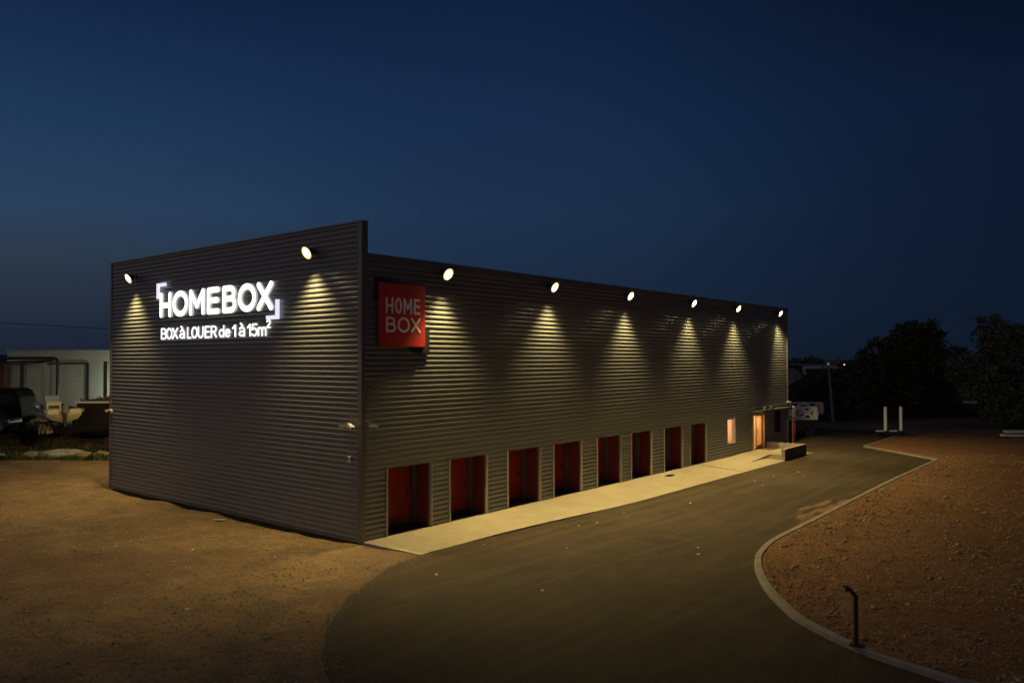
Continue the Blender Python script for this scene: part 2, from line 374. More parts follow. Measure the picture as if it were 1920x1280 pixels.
# concrete apron along the doors
ap = MB()
def apron_out(x): return zg(x)+.03
n = 60; vs = []
for i in range(n+1):
    x = .02+(28.75-.02)*i/n
    zi = -.008-.16*ss((x-24)/4)*0
    zo = .0-.2*ss((x-3)/10)+.012
    yo = -2.57 + .02*noise.noise(Vector((x, 0, 0)))
    vs += [(x, -.02, zi), (x, -1.3, (zi+zo)/2), (x, yo, zo), (x, yo, zo-.14)]
fs = []
for i in range(n):
    for j in range(3): fs.append((i*4+j, i*4+j+1, (i+1)*4+j+1, (i+1)*4+j))
ap.add(vs, fs)
ap.add([(.02, -.02, -.008), (.02, -1.3, .002), (.02, -2.57, .012), (.02, -2.57, -.3), (.02, -.02, -.3)], [(0, 1, 2, 3, 4)])
tag(ap.build('pavement', M['conc']), kind='structure')
for (x, a, b) in ((8.9, -.3, -2.55), (20.4, -.4, -2.55)): pass
jt = MB()
for x in (22.9,):
    jt.bar((x, -.05, .0), (x+.02, -2.56, apron_out(x)-.014), .016, .012)
tag(jt.build('pavement_joint', M['footing']), kind='structure')
# drain grate set in the apron
dg = thing('drain_grate', 'dark drain grate set in the concrete strip between two red doorways', 'drain', (18.6, -.62, -.045))
q = MB(); q.box(-.34, .34, -.13, .13, 0, .012)
q.build('grate_frame', M['darkmetal'], dg)
q = MB()
for i in range(9): q.box(-.28+i*.07, -.255+i*.07, -.1, .1, .012, .018)
q.build('grate_bars', M['black'], dg)

# kerbs
def kerb_mesh(P, name, side=1, w=.19, h=.11, mouth=False):
    mb = MB(); P = dense(P, .25); acc = 0; block = []
    segs = []; cur = [P[0]]
    for a, b in zip(P[:-1], P[1:]):
        cur.append(b); acc += (b-a).length
        if acc > 1.0: segs.append(cur); cur = [b]; acc = 0
    if len(cur) > 1: segs.append(cur)
    for sgi, s in enumerate(segs):
        s = list(s); d0 = (s[1]-s[0]).normalized(); s[0] = s[0]+d0*.004; d1 = (s[-1]-s[-2]).normalized(); s[-1] = s[-1]-d1*.004
        dz = random.uniform(-.004, .004); rows = []
        for i, p in enumerate(s):
            d = (s[min(i+1, len(s)-1)]-s[max(i-1, 0)]).normalized(); nr = Vector((d.y, -d.x))*side
            z = zg(p.x)+dz
            rows.append([(p.x, p.y, z-.15), (p.x+nr.x*.012, p.y+nr.y*.012, z+h-.012), (p.x+nr.x*.03, p.y+nr.y*.03, z+h), (p.x+nr.x*w, p.y+nr.y*w, z+h), (p.x+nr.x*w, p.y+nr.y*w, z-.15)])
        vs = [v for r in rows for v in r]; fs = []
        for i in range(len(rows)-1):
            for j in range(4): fs.append((i*5+j, i*5+j+1, (i+1)*5+j+1, (i+1)*5+j))
        fs += [(0, 1, 2, 3, 4), tuple(reversed([(len(rows)-1)*5+j for j in range(5)]))]
        mb.add(vs, fs)
    return tag(mb.build(name, M['kerb']), kind='structure')
kerb_mesh(kerbA, 'kerb'); kerb_mesh(kerbB, 'kerb'); kerb_mesh(kerbC, 'kerb')
kerb_mesh(V2((53.95, -3.9), (53.6, 3.8), (53.1, 9), (52.6, 25)), 'kerb')

# reddish earth inside the kerb, from the kerb outwards
dk = []; kl = [p for p in kerb_line]
inn = []
for i, p in enumerate(kl):
    d = (kl[min(i+1, len(kl)-1)]-kl[max(i-1, 0)]).normalized(); inn.append(p+Vector((d.y, -d.x))*.17)
inn.append(Vector((57, -4.2))); inn.append(Vector((62, -4.5)))
rowsn = 90; vs = []; fs = []
far0 = [(p.x+max(0, (p.x-20))*1.1+ (6 if p.x < 6 else 6), -75) for p in inn]
for i, p in enumerate(inn):
    f = Vector((p.x*1.5-2, -80.0))
    for j in range(rowsn+1):
        t = (j/rowsn)**2.1
        q = p.lerp(f, t); d = (q-p).length
        h = .085+ss(d/.9)*(.05*noise.noise(Vector((q.x*1.6, q.y*1.6, 0)))+.035*noise.noise(Vector((q.x*4.1, q.y*4.1, 6)))+.10*noise.noise(Vector((q.x*.35, q.y*.35, 8))))+.02*ss(d/2)
        vs.append((q.x, q.y, zg(q.x)+h))
for i in range(len(inn)-1):
    for j in range(rowsn): fs.append((i*(rowsn+1)+j, (i+1)*(rowsn+1)+j, (i+1)*(rowsn+1)+j+1, i*(rowsn+1)+j+1))
db = MB(); db.add(vs, fs, True); dbo = db.build('dirt_ground', M['dirt']); tag(dbo, kind='structure')
def dirt_h(x, y):
    return zg(x)+.10+.05*noise.noise(Vector((x*1.6, y*1.6, 0)))+.035*noise.noise(Vector((x*4.1, y*4.1, 6)))+.10*noise.noise(Vector((x*.35, y*.35, 8)))

# loose stones
def rockmesh(mb, c, r, seed, fl=.6):
    rnd = random.Random(seed); a0 = rnd.uniform(0, 6)
    vs = []
    for (a, z, k) in ((0, -1, .5), (1, 0, 1), (2, 1, .55)):
        for i in range(5):
            t = a0+2*pi*i/5+a*.5; q = r*k*rnd.uniform(.7, 1.25); vs.append((c[0]+q*cos(t), c[1]+q*sin(t), c[2]+z*r*fl*rnd.uniform(.6, 1.1)))
    fs = [(4, 3, 2, 1, 0), (10, 11, 12, 13, 14)]
    for a in (0, 1):
        for i in range(5): fs += [(a*5+i, a*5+(i+1) % 5, (a+1)*5+(i+1) % 5, (a+1)*5+i)]
    mb.add(vs, fs)
def in_dirt(x, y):
    if x < -.3: return False
    if x < 33.9:
        ky = None
        for a, b in zip(kerbA[:-1], kerbA[1:]):
            if a.x <= x <= b.x and b.y > -17: ky = a.y+(b.y-a.y)*(x-a.x)/max(1e-6, b.x-a.x)
        return ky is not None and y < ky-.28
    return y < -9.4 or (x > 38.5 and y < -4.5)
cl = MB(); i = 0
while i < 17000:
    t = random.random()
    d = 13+34*t**1.9; s = random.uniform(.2, .66)*d
    p = CAM+Vector((cos(HEAD), sin(HEAD), 0))*d+rt*s
    if not in_dirt(p.x, p.y): continue
    clump = noise.noise(Vector((p.x*.5, p.y*.5, 20)))
    if clump < random.uniform(-.9, .2): continue
    r = random.choice([.010, .011, .012, .014, .014, .016, .018, .02, .024, .03, .045] + ([.075] if random.random() < .06 else []))*random.uniform(.6, 1.3)*min(1.25, .5+.5*(d-10)/12)
    rockmesh(cl, (p.x, p.y, dirt_h(p.x, p.y)+r*.2), r, i); i += 1
tag(cl.build('dirt_clods', M['clod'], fixn=False), 'small clods and stones scattered over the reddish earth inside the kerb', 'stones', kind='stuff')
gv = MB(); i = 0
while i < 10000:
    d = 13+30*random.random()**1.5; s = random.uniform(-.66, -.05)*d
    p = CAM+Vector((cos(HEAD), sin(HEAD), 0))*d+rt*s
    if p.x > -.2 and p.y > -2.5: continue
    if near_line(p.xy, roadLd[::3]) < .4 or (p.y < -2.5 and p.x > -5) : continue
    xe = None
    for a, b in zip(roadL[:-1], roadL[1:]):
        if a.y <= p.y <= b.y: xe = a.x+(b.x-a.x)*(p.y-a.y)/max(1e-6, b.y-a.y)
    if xe is not None and p.x > xe: continue
    r = random.choice([.006, .008, .010, .013, .018, .022, .032])*random.uniform(.7, 1.3)
    rockmesh(gv, (p.x, p.y, ground_h(p.x, p.y)+r*.2), r, i); i += 1
tag(gv.build('gravel', M['stone'], fixn=False), 'loose gravel scattered over the yard in front of the left wall', 'gravel', kind='stuff')
gr = MB()
for i in range(2600):
    k = random.randrange(14, len(roadLd)-1); a = roadLd[k]; b_ = roadLd[min(k+1, len(roadLd)-1)]; d_ = (b_-a)
    if d_.length < 1e-4: continue
    nr = Vector((d_.y, -d_.x)).normalized(); p = a.lerp(b_, random.random())+nr*random.gauss(.05, .16)
    r = random.choice([.006, .008, .011, .015])*random.uniform(.7, 1.4)
    rockmesh(gr, (p.x, p.y, max(ground_h(p.x, p.y), zg(p.x)+.004)+r*.25), r, 9000+i)
tag(gr.build('grit', M['stone'], fixn=False), 'loose grit along the ragged edge between gravel yard and asphalt', 'gravel', kind='stuff')
# pale scraps on the asphalt and the yard
for i, (x, y) in enumerate([(2.1, -3.15), (6.5, -3.6), (7.4, -3.75), (-1.2, -4.4), (3.4, -5.3), (9.6, -3.5), (-.6, -7.4), (13.2, -4.4), (20.5, -4.1), (19.4, -4.9), (22.4, -4.3), (24.6, -4.7), (23.2, -5.5), (6.1, -8.2), (5.3, -8.6)]):
    q = MB(); rockmesh(q, (0, 0, 0), random.uniform(.035, .055), 500+i, .35)
    o = q.build('stone', M['paper']); o.location = (x, y, zg(x)+.016); o.rotation_euler.z = i
    tag(o, 'small pale stone lying loose on the dark asphalt road', 'stone', 'pale stones on the asphalt')
for i, (x, y) in enumerate([(-4.4, -2.3), (-4.9, 5.5), (-4.2, 6.1), (-2.6, .7), (-6.6, -1.8), (-3.6, 3.4)]):
    q = MB(); rockmesh(q, (0, 0, 0), random.uniform(.035, .06), 600+i, .4)
    o = q.build('stone', M['paper']); o.location = (x, y, ground_h(x, y)+.015)
    tag(o, 'small pale stone lying loose on the gravel yard', 'stone', 'pale stones on the gravel yard')
q = MB(); q.box(-.28, .28, -.07, .07, 0, .02); o = q.build('board', M['paper']); o.location = (-.5, 7.25, ground_h(-.5, 7.25)+.03); o.rotation_euler = (.05, .08, 1.9)
tag(o, 'short pale board lying on the gravel by the foot of the left wall', 'board')
q = MB(); q.tube([(-.22, 0, 0), (0, .02, .03), (.3, -.02, .01)], .014, 6); o = q.build('stick', M['terra']); o.location = (2.75, -12.75, dirt_h(2.75, -12.75)+.09); o.rotation_euler.z = -.9
tag(o, 'thin orange stick lying on the reddish earth near the kerb bend', 'stick')

# ------------------------------------------------------------------ the storage building
PIT = .16425; H1, H2 = 60*PIT, 54*PIT      # parapet top, eave
PROF = [(0, .004), (.06, .0), (.13, .003), (.22, .010), (.33, .018), (.46, .0245), (.58, .027), (.70, .0265), (.80, .023), (.89, .015), (.95, .008)]
def corr_rows(z0, z1):
    out = []; k = int(z0/PIT)-1
    while k*PIT < z1+PIT:
        for s, d in PROF:
            z = (k+s)*PIT
            if z0+1e-4 < z < z1-1e-4: out.append((z, d))
        k += 1
    def at(z):
        s = (z/PIT) % 1.0; P = PROF+[(1, .004)]
        for a, b in zip(P[:-1], P[1:]):
            if a[0] <= s <= b[0]: return a[1]+(b[1]-a[1])*(s-a[0])/(b[0]-a[0])
        return .004
    return [(z0, at(z0))]+out+[(z1, at(z1))]
def corr(mb, face, a0, a1, z0, z1):
    rows = corr_rows(z0, z1); n = max(1, int((a1-a0)/1.5)); vs = []; fs = []
    for z, d in rows:
        for i in range(n+1):
            a = a0+(a1-a0)*i/n
            vs.append((a, -d, z) if face == 'y' else (-d, a, z))
    for j in range(len(rows)-1):
        for i in range(n):
            q = (j*(n+1)+i, j*(n+1)+i+1, (j+1)*(n+1)+i+1, (j+1)*(n+1)+i)
            fs.append(q if face == 'y' else tuple(reversed(q)))
    mb.add(vs, fs, True)
B = thing('storage_building', 'long dark grey ribbed metal storage hall with red doorways and lit signs', 'building')
DH = 13*PIT
doors = [(1.03, 2.97), (3.90, 5.83), (7.05, 9.03), (9.96, 11.94), (13.17, 15.11), (16.04, 17.94), (19.20, 21.13), (22.02, 23.91)]
WIN = (26.58, 27.70, .74, DH+.02); ENT = (30.28, 32.1, .07, DH+.08); DW = (33.72, 34.7, .93, 2.23)
fwall = MB(); corr(fwall, 'x', .11, BY1-.10, 0, H1-.02); fwall.build('ribbed_end_wall', M['clad'], B, fixn=False)
sw = MB(); x = .11
for a, b in doors:
    corr(sw, 'y', x, a, 0, DH); x = b
corr(sw, 'y', x, WIN[0], 0, DH); corr(sw, 'y', WIN[0], WIN[1], 0, WIN[2]); corr(sw, 'y', WIN[1], ENT[0], 0, DH)
corr(sw, 'y', ENT[1], DW[0], 0, DH); corr(sw, 'y', DW[0], DW[1], 0, DW[2]); corr(sw, 'y', DW[1], BX1-.1, 0, DH)
corr(sw, 'y', .11, WIN[0], DH, 15*PIT); corr(sw, 'y', WIN[0], WIN[1], WIN[3], 15*PIT); corr(sw, 'y', WIN[1], ENT[0], DH, 15*PIT)
corr(sw, 'y', ENT[0], ENT[1], ENT[3], 15*PIT); corr(sw, 'y', ENT[1], DW[0], DH, 15*PIT); corr(sw, 'y', DW[0], DW[1], DW[3], 15*PIT); corr(sw, 'y', DW[1], BX1-.1, DH, 15*PIT)
corr(sw, 'y', .11, BX1-.1, 15*PIT, H2-.2)
sw.build('ribbed_side_wall', M['clad'], B, fixn=False)
q = MB()   # far sides
q.add([(BX1, 0, 0), (BX1, BY1, 0), (BX1, BY1, H2), (BX1, 0, H2)], [(0, 1, 2, 3)])
q.add([(.0, BY1, 0), (BX1, BY1, 0), (BX1, BY1, H2), (.0, BY1, H2)], [(0, 3, 2, 1)])
q.add([(.18, .05, H2-.1), (.18, BY1, H2-.1), (.18, BY1, H1), (.18, .05, H1)], [(0, 1, 2, 3)])
q.build('rear_wall', M['clad'], B, fixn=False)
q = MB(); q.add([(.18, .05, H2-.12), (BX1-.05, .05, H2-.12), (BX1-.05, BY1/2, H2+.02), (.18, BY1/2, H2+.02), (BX1-.05, BY1, H2-.12), (.18, BY1, H2-.12)], [(0, 1, 2, 3), (3, 2, 4, 5)])
q.build('roof', M['roof'], B)
q = MB(); q.box(-.058, .11, -.058, -.0, -.03, H1-.02); q.box(-.058, -.0, 0, .11, -.03, H1-.02); q.build('corner_trim', M['trim'], B)
q = MB(); q.box(-.05, .02, BY1-.10, BY1+.02, -.03, H1-.02); q.build('corner_trim', M['trim'], B)
q = MB(); q.box(BX1-.1, BX1+.03, -.05, .05, -.03, H2-.2); q.build('corner_trim', M['trim'], B)
q = MB(); q.box(-.075, .205, -.07, BY1+.03, H1-.02, H1+.035); q.build('parapet_cap', M['trim'], B)
q = MB(); q.box(.111, .19, -.052, .05, H2+.03, H1-.021); q.build('parapet_return', M['trim'], B)
q = MB(); q.box(.112, BX1+.04, -.062, .1, H2-.2, H2+.028); q.build('eave_trim', M['trim'], B)
q = MB(); q.box(.22, .5, .2, BY1-.1, -1.2, -.002); q.box(.3, BX1-.1, .25, .45, -.8, -.012)
for y in (6.6, 9.2): q.box(.10, .22, y, y+.25, -1.2, -.002)
q.build('footing', M['footing'], B)
q = MB(); q.box(-.05, .2, .0, BY1, -.032, -.003); q.box(.2, BX1-.1, -.048, .02, -.032, -.010); q.build('base_flashing', M['clad_dk'], B)
# inner floor, blocking light under the building
q = MB(); q.box(.5, BX1-.2, 1.2, BY1-.2, -.05, -.004); q.build('floor_slab', M['footing'], B)

RD = .9
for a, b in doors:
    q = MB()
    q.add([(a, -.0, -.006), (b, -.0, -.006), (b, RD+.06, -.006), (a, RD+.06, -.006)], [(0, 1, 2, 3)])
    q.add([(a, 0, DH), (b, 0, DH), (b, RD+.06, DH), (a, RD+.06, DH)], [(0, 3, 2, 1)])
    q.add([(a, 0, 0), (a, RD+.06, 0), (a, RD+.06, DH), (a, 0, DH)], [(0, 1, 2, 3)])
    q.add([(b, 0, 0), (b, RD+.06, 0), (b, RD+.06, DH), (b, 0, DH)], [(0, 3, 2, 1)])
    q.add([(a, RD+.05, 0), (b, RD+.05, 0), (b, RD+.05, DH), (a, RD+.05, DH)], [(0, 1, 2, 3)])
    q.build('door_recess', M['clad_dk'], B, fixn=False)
    for xx in (a, b):
        s = 1 if xx == a else -1
        q = MB(); q.box(xx-.045, xx+.004 if s > 0 else xx+.045, -.056, .045, -.005, DH)
        if s < 0: q = MB(); q.box(xx-.004, xx+.045, -.056, .045, -.005, DH)
        q.build('door_jamb', M['jamb'], B)
    q = MB(); q.box(a-.045, b+.045, -.052, .02, DH+.001, DH+.05); q.build('lintel_trim', M['trim'], B)
    # hinged red door across the back of the recess, with horizontal ribs
    d = MB(); x0, x1 = a+.06, b-.06; zz = .10; rows = []
    d.box(x0, x1, RD+.015, RD+.045, .08, DH-.05)
    k = 0
    while zz < DH-.12:
        d.box(x0+.01, x1-.01, RD-.006, RD+.0149, zz, zz+.085); zz += .125
    dd = d.build('door', M['red'], B)
    q = MB(); q.box(x1-.18, x1-.13, RD-.045, RD+.003, .98, 1.12); q.box(x1-.30, x1-.18, RD-.045, RD-.03, 1.04, 1.06); q.build('handle', M['black'], dd)
    q = MB(); q.box(a+.005, a+.055, RD-.01, RD+.045, 0, DH-.001); q.box(b-.058, b-.005, RD-.01, RD+.045, 0, DH-.001); q.box(a+.056, b-.066, RD-.01, RD+.045, DH-.045, DH-.001); q.build('door_frame', M['darkmetal'], dd)
    # red side door in the right cheek of the recess
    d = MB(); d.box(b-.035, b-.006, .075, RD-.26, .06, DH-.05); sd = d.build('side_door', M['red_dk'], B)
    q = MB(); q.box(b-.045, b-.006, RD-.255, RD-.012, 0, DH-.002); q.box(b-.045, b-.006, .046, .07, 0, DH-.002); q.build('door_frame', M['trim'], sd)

# lit office window
x0, x1, z0, z1 = WIN
q = MB(); t = .05
q.box(x0, x0+t, -.045, .18, z0, z1); q.box(x1-t, x1, -.045, .18, z0, z1); q.box(x0+t, x1-t, -.045, .18, z1-t, z1); q.box(x0+t, x1-t, -.06, .18, z0, z0+t)
wn = q.build('window', M['jamb'], B)
q = MB(); q.box(x0+t, x1-t, .06, .07, z0+t, z1-t)
pg = mat('window_pane', (.9, .9, .9), .02); pg.node_tree.nodes['Principled BSDF'].inputs['Transmission Weight'].default_value = 1; pg.node_tree.nodes['Principled BSDF'].inputs['IOR'].default_value = 1.05
q.build('pane', pg, wn)
# room behind window and door
def room(nm, x0, x1, y0, y1, z0, z1, m):
    q = MB()
    q.add([(x0, y0, z0), (x1, y0, z0), (x1, y1, z0), (x0, y1, z0), (x0, y0, z1), (x1, y0, z1), (x1, y1, z1), (x0, y1, z1)],
          [(0, 1, 2, 3), (4, 7, 6, 5), (0, 3, 7, 4), (1, 5, 6, 2), (3, 2, 6, 7)])
    return q.build(nm, m, B, fixn=False)
room('office_room', 26.2, 28.3, .19, 2.6, .1, 2.5, M['warmwall'])
room('entrance_hall', 30.35, 32.04, .19, 1.5, .08, 2.3, M['warmwall'])
# dark window
x0, x1, z0, z1 = DW
q = MB(); q.box(x0, x0+.05, -.045, .1, z0, z1); q.box(x1-.05, x1, -.045, .1, z0, z1); q.box(x0+.05, x1-.05, -.045, .1, z1-.05, z1); q.box(x0-.03, x1+.03, -.075, .1, z0-.04, z0)
wn = q.build('window', M['darkmetal'], B)
q = MB(); q.box(x0+.05, x1-.05, .05, .06, z0, z1-.05); q.build('pane', M['glass'], wn)
# entrance: deep pale frame, glazed leaf standing open inside
x0, x1, z0, z1 = ENT
q = MB(); q.box(x0, x0+.09, -.05, .185, z0, z1); q.box(x1-.09, x1, -.05, .185, z0, z1); q.box(x0+.09, x1-.09, -.05, .185, z1-.09, z1)
en = q.build('entrance_frame', M['wood'], B)
q = MB(); q.box(x0+.78, x0+.86, .10, .15, z0+.02, z1-.09); q.box(x1-.17, x1-.09, .10, .15, z0+.02, z1-.09); q.box(x0+.86, x1-.17, .10, .15, z0+.02, z0+.22); q.box(x0+.86, x1-.17, .10, .15, z1-.17, z1-.09)
dl = q.build('door_leaf', M['wood'], B)
q = MB(); q.box(x0+.86, x1-.17, .12, .13, z0+.22, z1-.17); q.build('pane', pg, dl)
q = MB(); q.tube([(x0+.9, .05, .95), (x0+.9, .05, 1.25)], .015, 8); q.build('handle', M['darkmetal'], dl)
# canopy over the entrance with its stays and boxes
q = MB(); q.box(30.05, 35.2, -.70, -.06, 2.40, 2.46); cp = q.build('canopy', M['clad_dk'], B, bevel=.01)
q = MB(); q.box(30.03, 35.22, -.75, -.701, 2.36, 2.48); q.box(30.0, 30.049, -.75, -.06, 2.36, 2.48); q.build('gutter', M['clad_dk'], cp)
q = MB(); q.tube([(30.05, -.07, 2.62), (36.1, -.07, 2.62)], .02, 8); q.build('conduit', M['trim'], cp)
for x in (30.75, 31.75):
    q = MB(); q.box(x, x+.24, -.66, -.46, 2.461, 2.68); q.build('equipment_box', M['trim'], B, bevel=.01)
def interior_light(nm, loc, e, c, sz):
    l = bpy.data.lights.new(nm, 'AREA'); l.energy = e; l.color = c; l.shape = 'RECTANGLE'; l.size = sz[0]; l.size_y = sz[1]
    o = bpy.data.objects.new(nm, l); col.objects.link(o); o.location = loc; o.parent = B; return o
interior_light('office_ceiling_light', (27.25, 1.3, 2.44), 75, (1, .66, .40), (1.0, .4))
interior_light('hall_ceiling_light', (31.2, .85, 2.24), 40, (1, .64, .26), (.8, .4))

# entrance platform: ramp, landing, two steps, low wall
P = thing('entrance_platform', 'small concrete landing with ramp, steps and low wall at the entrance', 'steps')
q = MB(); q.add([(25.9, -.06, -.03), (28.95, -.06, .065), (28.95, -1.55, .065), (26.2, -1.55, -.115), (25.9, -.06, -.5), (28.95, -.06, -.5), (28.95, -1.55, -.5), (26.2, -1.55, -.5)],
               [(0, 3, 2, 1), (3, 7, 6, 2), (0, 4, 7, 3)]); q.build('ramp', M['conc'], P, fixn=False)
q = MB(); q.box(28.952, 32.25, -2.32, -.06, -.5, .067); q.build('landing', M['conc'], P)
q = MB(); q.box(28.62, 28.95, -2.32, -1.552, -.5, -.06); q.build('step', M['conc2'], P)
def slab(mb, a, b, w, z0, z1):
    a = Vector(a); b = Vector(b); d = (b-a).normalized(); nr = Vector((-d.y, d.x))*w
    pts = [a, b, b+nr, a+nr]
    vs = [(p.x, p.y, z0) for p in pts]+[(p.x, p.y, z1) for p in pts]
    mb.add(vs, [(3, 2, 1, 0), (4, 5, 6, 7), (0, 1, 5, 4), (1, 2, 6, 5), (2, 3, 7, 6), (3, 0, 4, 7)])
q = MB(); slab(q, (28.62, -2.56), (31.95, -2.48), .2, -.55, .44); q.build('low_wall', M['conc2'], P)
M['wallshade'] = mat('painted_wall_shade', (.06, .052, .05), .8, 0, var=(.045, .04, .038), vscale=3)  # dark colour standing for shade on the low wall's outer side
q = MB(); slab(q, (28.60, -2.59), (32.28, -2.52), .022, -.55, .425); q.build('wall_shade_sheet', M['wallshade'], P)  # thin sheet added to carry the shade of the unlit side
q = MB(); slab(q, (32.27, -2.47), (32.45, -.06), .18, -.55, .42); q.build('low_wall', M['conc2'], P)
q = MB(); q.box(31.952, 32.26, -2.50, -2.30, -.55, .44); q.build('low_wall_corner', M['conc2'], P)

# ------------------------------------------------------------------ floodlights
def floodlight_proto():
    t = thing('floodlight', 'x', 'floodlight', (0, 0, 0), 0, 'floodlights along the top of the walls')
    A = R(62); BT = R(21); ax = Vector((0, -sin(A), -cos(A))); xx = Vector((1, 0, 0)); zz = ax.cross(xx).normalized()
    c = Vector((0, -.36, 0))
    q = MB(); q.tube([(0, -.03, .10), (0, -.30, .16), (0, -.36, .13)], .022, 10); q.build('arm', M['darkmetal'], t)
    q = MB(); q.box(-.09, .09, -.06, -.035, .02, .18); q.build('wall_plate', M['darkmetal'], t)
    q = MB()
    q.tube([c-ax*.14, c-ax*.10, c-ax*.02, c], [.09, .16, .215, .222], 24)
    for k in range(-3, 4): q.obox(c-ax*.165+xx*k*.04, (xx, zz, ax), (.006, .10, .03))
    q.build('housing', M['darkmetal'], t)
    q = MB(); q.tube([c+ax*.001, c+ax*.008], [.140, .130], 28); q.build('lamp_glass', M['lampglass'], t)
    q = MB(); q.tube([c+ax*.0005, c+ax*.004], [.214, .208], 28); q.build('glow_ring', M['rimglow'], t)  # added glowing ring that gives the lamp a warm rim
    l = bpy.data.lights.new('lamp', 'SPOT'); l.energy = FLOOD; l.color = LAMPCOL; l.spot_size = R(100); l.spot_blend = .7; l.shadow_soft_size = .13
    o = bpy.data.objects.new('lamp', l); col.objects.link(o); o.parent = t
    o.location = c+ax*.03+Vector((0, 0, -.20))
    o.rotation_euler = (-BT, 0, 0)
    l = bpy.data.lights.new('stray_light', 'SPOT'); l.energy = 420; l.color = LAMPCOL; l.spot_size = R(158); l.spot_blend = 1; l.shadow_soft_size = .12
    o = bpy.data.objects.new('stray_light', l); col.objects.link(o); o.parent = t
    o.location = c+ax*.05; o.rotation_euler = (-R(48), 0, 0)
    return t
F = floodlight_proto()
BT_ = R(21)
lampsR = [3.47, 9.6, 15.5, 21.9, 27.56, 34.1]
names = ['glaring round floodlight just right of the square red sign', 'second bright floodlight from the red sign on the long wall', 'third floodlight from the red sign along the long wall top',
         'fourth floodlight from the red sign along the long wall top', 'last but one floodlight before the far end of the long wall', 'farthest floodlight at the far top corner of the long wall']
F['label'] = names[0]; F.location = (lampsR[0], 0, 8.47)
vary = {9.6: (.82, 1.5), 15.5: (1.05, -1), 21.9: (.78, 1), 27.56: (1.08, -1.5), 34.1: (.95, 0)}
for x, nm in zip(lampsR[1:], names[1:]):
    fl = dup(F, (x, 0, 8.45), R(vary[x][1]), nm)
    for ch in [q for q in bpy.data.objects if q.parent == fl and q.type == 'LIGHT' and q.name.startswith('lamp')]:
        ch.data = ch.data.copy(); ch.data.energy = FLOOD*vary[x][0]; ch.rotation_euler = (-BT_+R(vary[x][1]), R(vary[x][1]*1.5), 0)
for ch in [q for q in bpy.data.objects if q.parent == fl and q.type == 'LIGHT' and q.name.startswith('lamp')]:   # the farthest one is turned towards the turning area
    ch.rotation_mode = 'QUATERNION'; ch.rotation_quaternion = Vector((.30, -.36, -.90)).to_track_quat('-Z', 'Y')
for y_, z_, lb in ((2.32, 9.04, 'glaring floodlight right of the big lit letters near the building corner'), (14.66, 9.02, 'floodlight left of the big lit letters at the outer end of the wall')):
    fe = dup(F, (0, y_, z_), R(-90), lb)
    for ch in [q for q in bpy.data.objects if q.parent == fe and q.type == 'LIGHT']:
        ch.data = ch.data.copy()
        if ch.name.startswith('lamp'): ch.data.spot_size = R(100); ch.data.spot_blend = 1; ch.data.energy = 2500; ch.rotation_euler = (-R(15), 0, 0)
        else: ch.data.energy = 70
rear_lamp = None
for x_, lb in ((3.2, 'floodlight on the hidden rear wall of the hall near the outer corner'), (10.5, 'second floodlight on the hidden rear wall of the hall')):
    fr = dup(F, (x_, BY1, 8.45), R(180), lb)
    for ch in [q for q in bpy.data.objects if q.parent == fr and q.type == 'LIGHT' and q.name.startswith('lamp')]:
        if rear_lamp is None:
            rear_lamp = ch.data.copy(); rear_lamp.spot_size = R(130); rear_lamp.spot_blend = 1; rear_lamp.energy = 2000
        ch.data = rear_lamp; ch.rotation_euler = (-R(48), 0, 0)

# ------------------------------------------------------------------ signs: stroke letters
def arc(cx, cy, rx, ry, a0, a1, n=10): return [(cx+rx*cos(R(a0+(a1-a0)*i/n)), cy+ry*sin(R(a0+(a1-a0)*i/n))) for i in range(n+1)]
G = {  # glyphs in a unit box, strokes as polylines along the stroke's centre
 'H': [[(0, 0), (0, 1)], [(1, 0), (1, 1)], [(0, .48), (1, .48)]],
 'O': [arc(.5, .5, .5, .5, 0, 360, 28)],
 'M': [[(0, 0), (0, 1), (.5, .32), (1, 1), (1, 0)]],
 'E': [[(1, 1), (0, 1), (0, 0), (1, 0)], [(0, .52), (.92, .52)]],
 'B': [[(0, 0), (0, 1), (.55, 1)]+arc(.55, .765, .36, .235, 90, -90)+[(0, .53)], [(0, .53), (.58, .53)]+arc(.6, .265, .4, .265, 90, -90)+[(0, 0)]],
 'X': [[(0, 0), (1, 1)], [(0, 1), (1, 0)]],
 'L': [[(0, 1), (0, 0), (1, 0)]],
 'U': [[(0, 1), (0, .35)]+arc(.5, .35, .5, .35, 180, 360)+[(1, 1)]],
 'R': [[(0, 0), (0, 1), (.55, 1)]+arc(.55, .75, .42, .25, 90, -90)+[(0, .5)], [(.5, .5), (1, 0)]],
 'a': [arc(.5, .19, .5, .17, 60, 330, 14)+[(1, .2)], [(1, 0), (1, .45)]+arc(.52, .45, .48, .22, 0, 150), [(.25, 1.0), (.6, .82)]],
 'd': [arc(.5, .32, .5, .32, 0, 360, 20), [(1, 1), (1, 0)]],
 'e': [[(.06, .34), (1, .34)]+arc(.5, .32, .5, .32, 10, 315, 18)],
 '1': [[(0, .74), (.8, 1), (.8, 0)]],
 '5': [[(.95, 1), (.12, 1), (.06, .55)]+arc(.45, .32, .55, .32, 110, -140, 14)],
 'm': [[(0, 0), (0, .66)], [(0, .45)]+arc(.25, .45, .25, .21, 180, 0, 8)+[(.5, 0)], [(.5, .45)]+arc(.75, .45, .25, .21, 180, 0, 8)+[(1, 0)]],
 '2': [arc(.5, .72, .48, .28, 160, -30, 10)+[(0, 0), (1, 0)]],
}
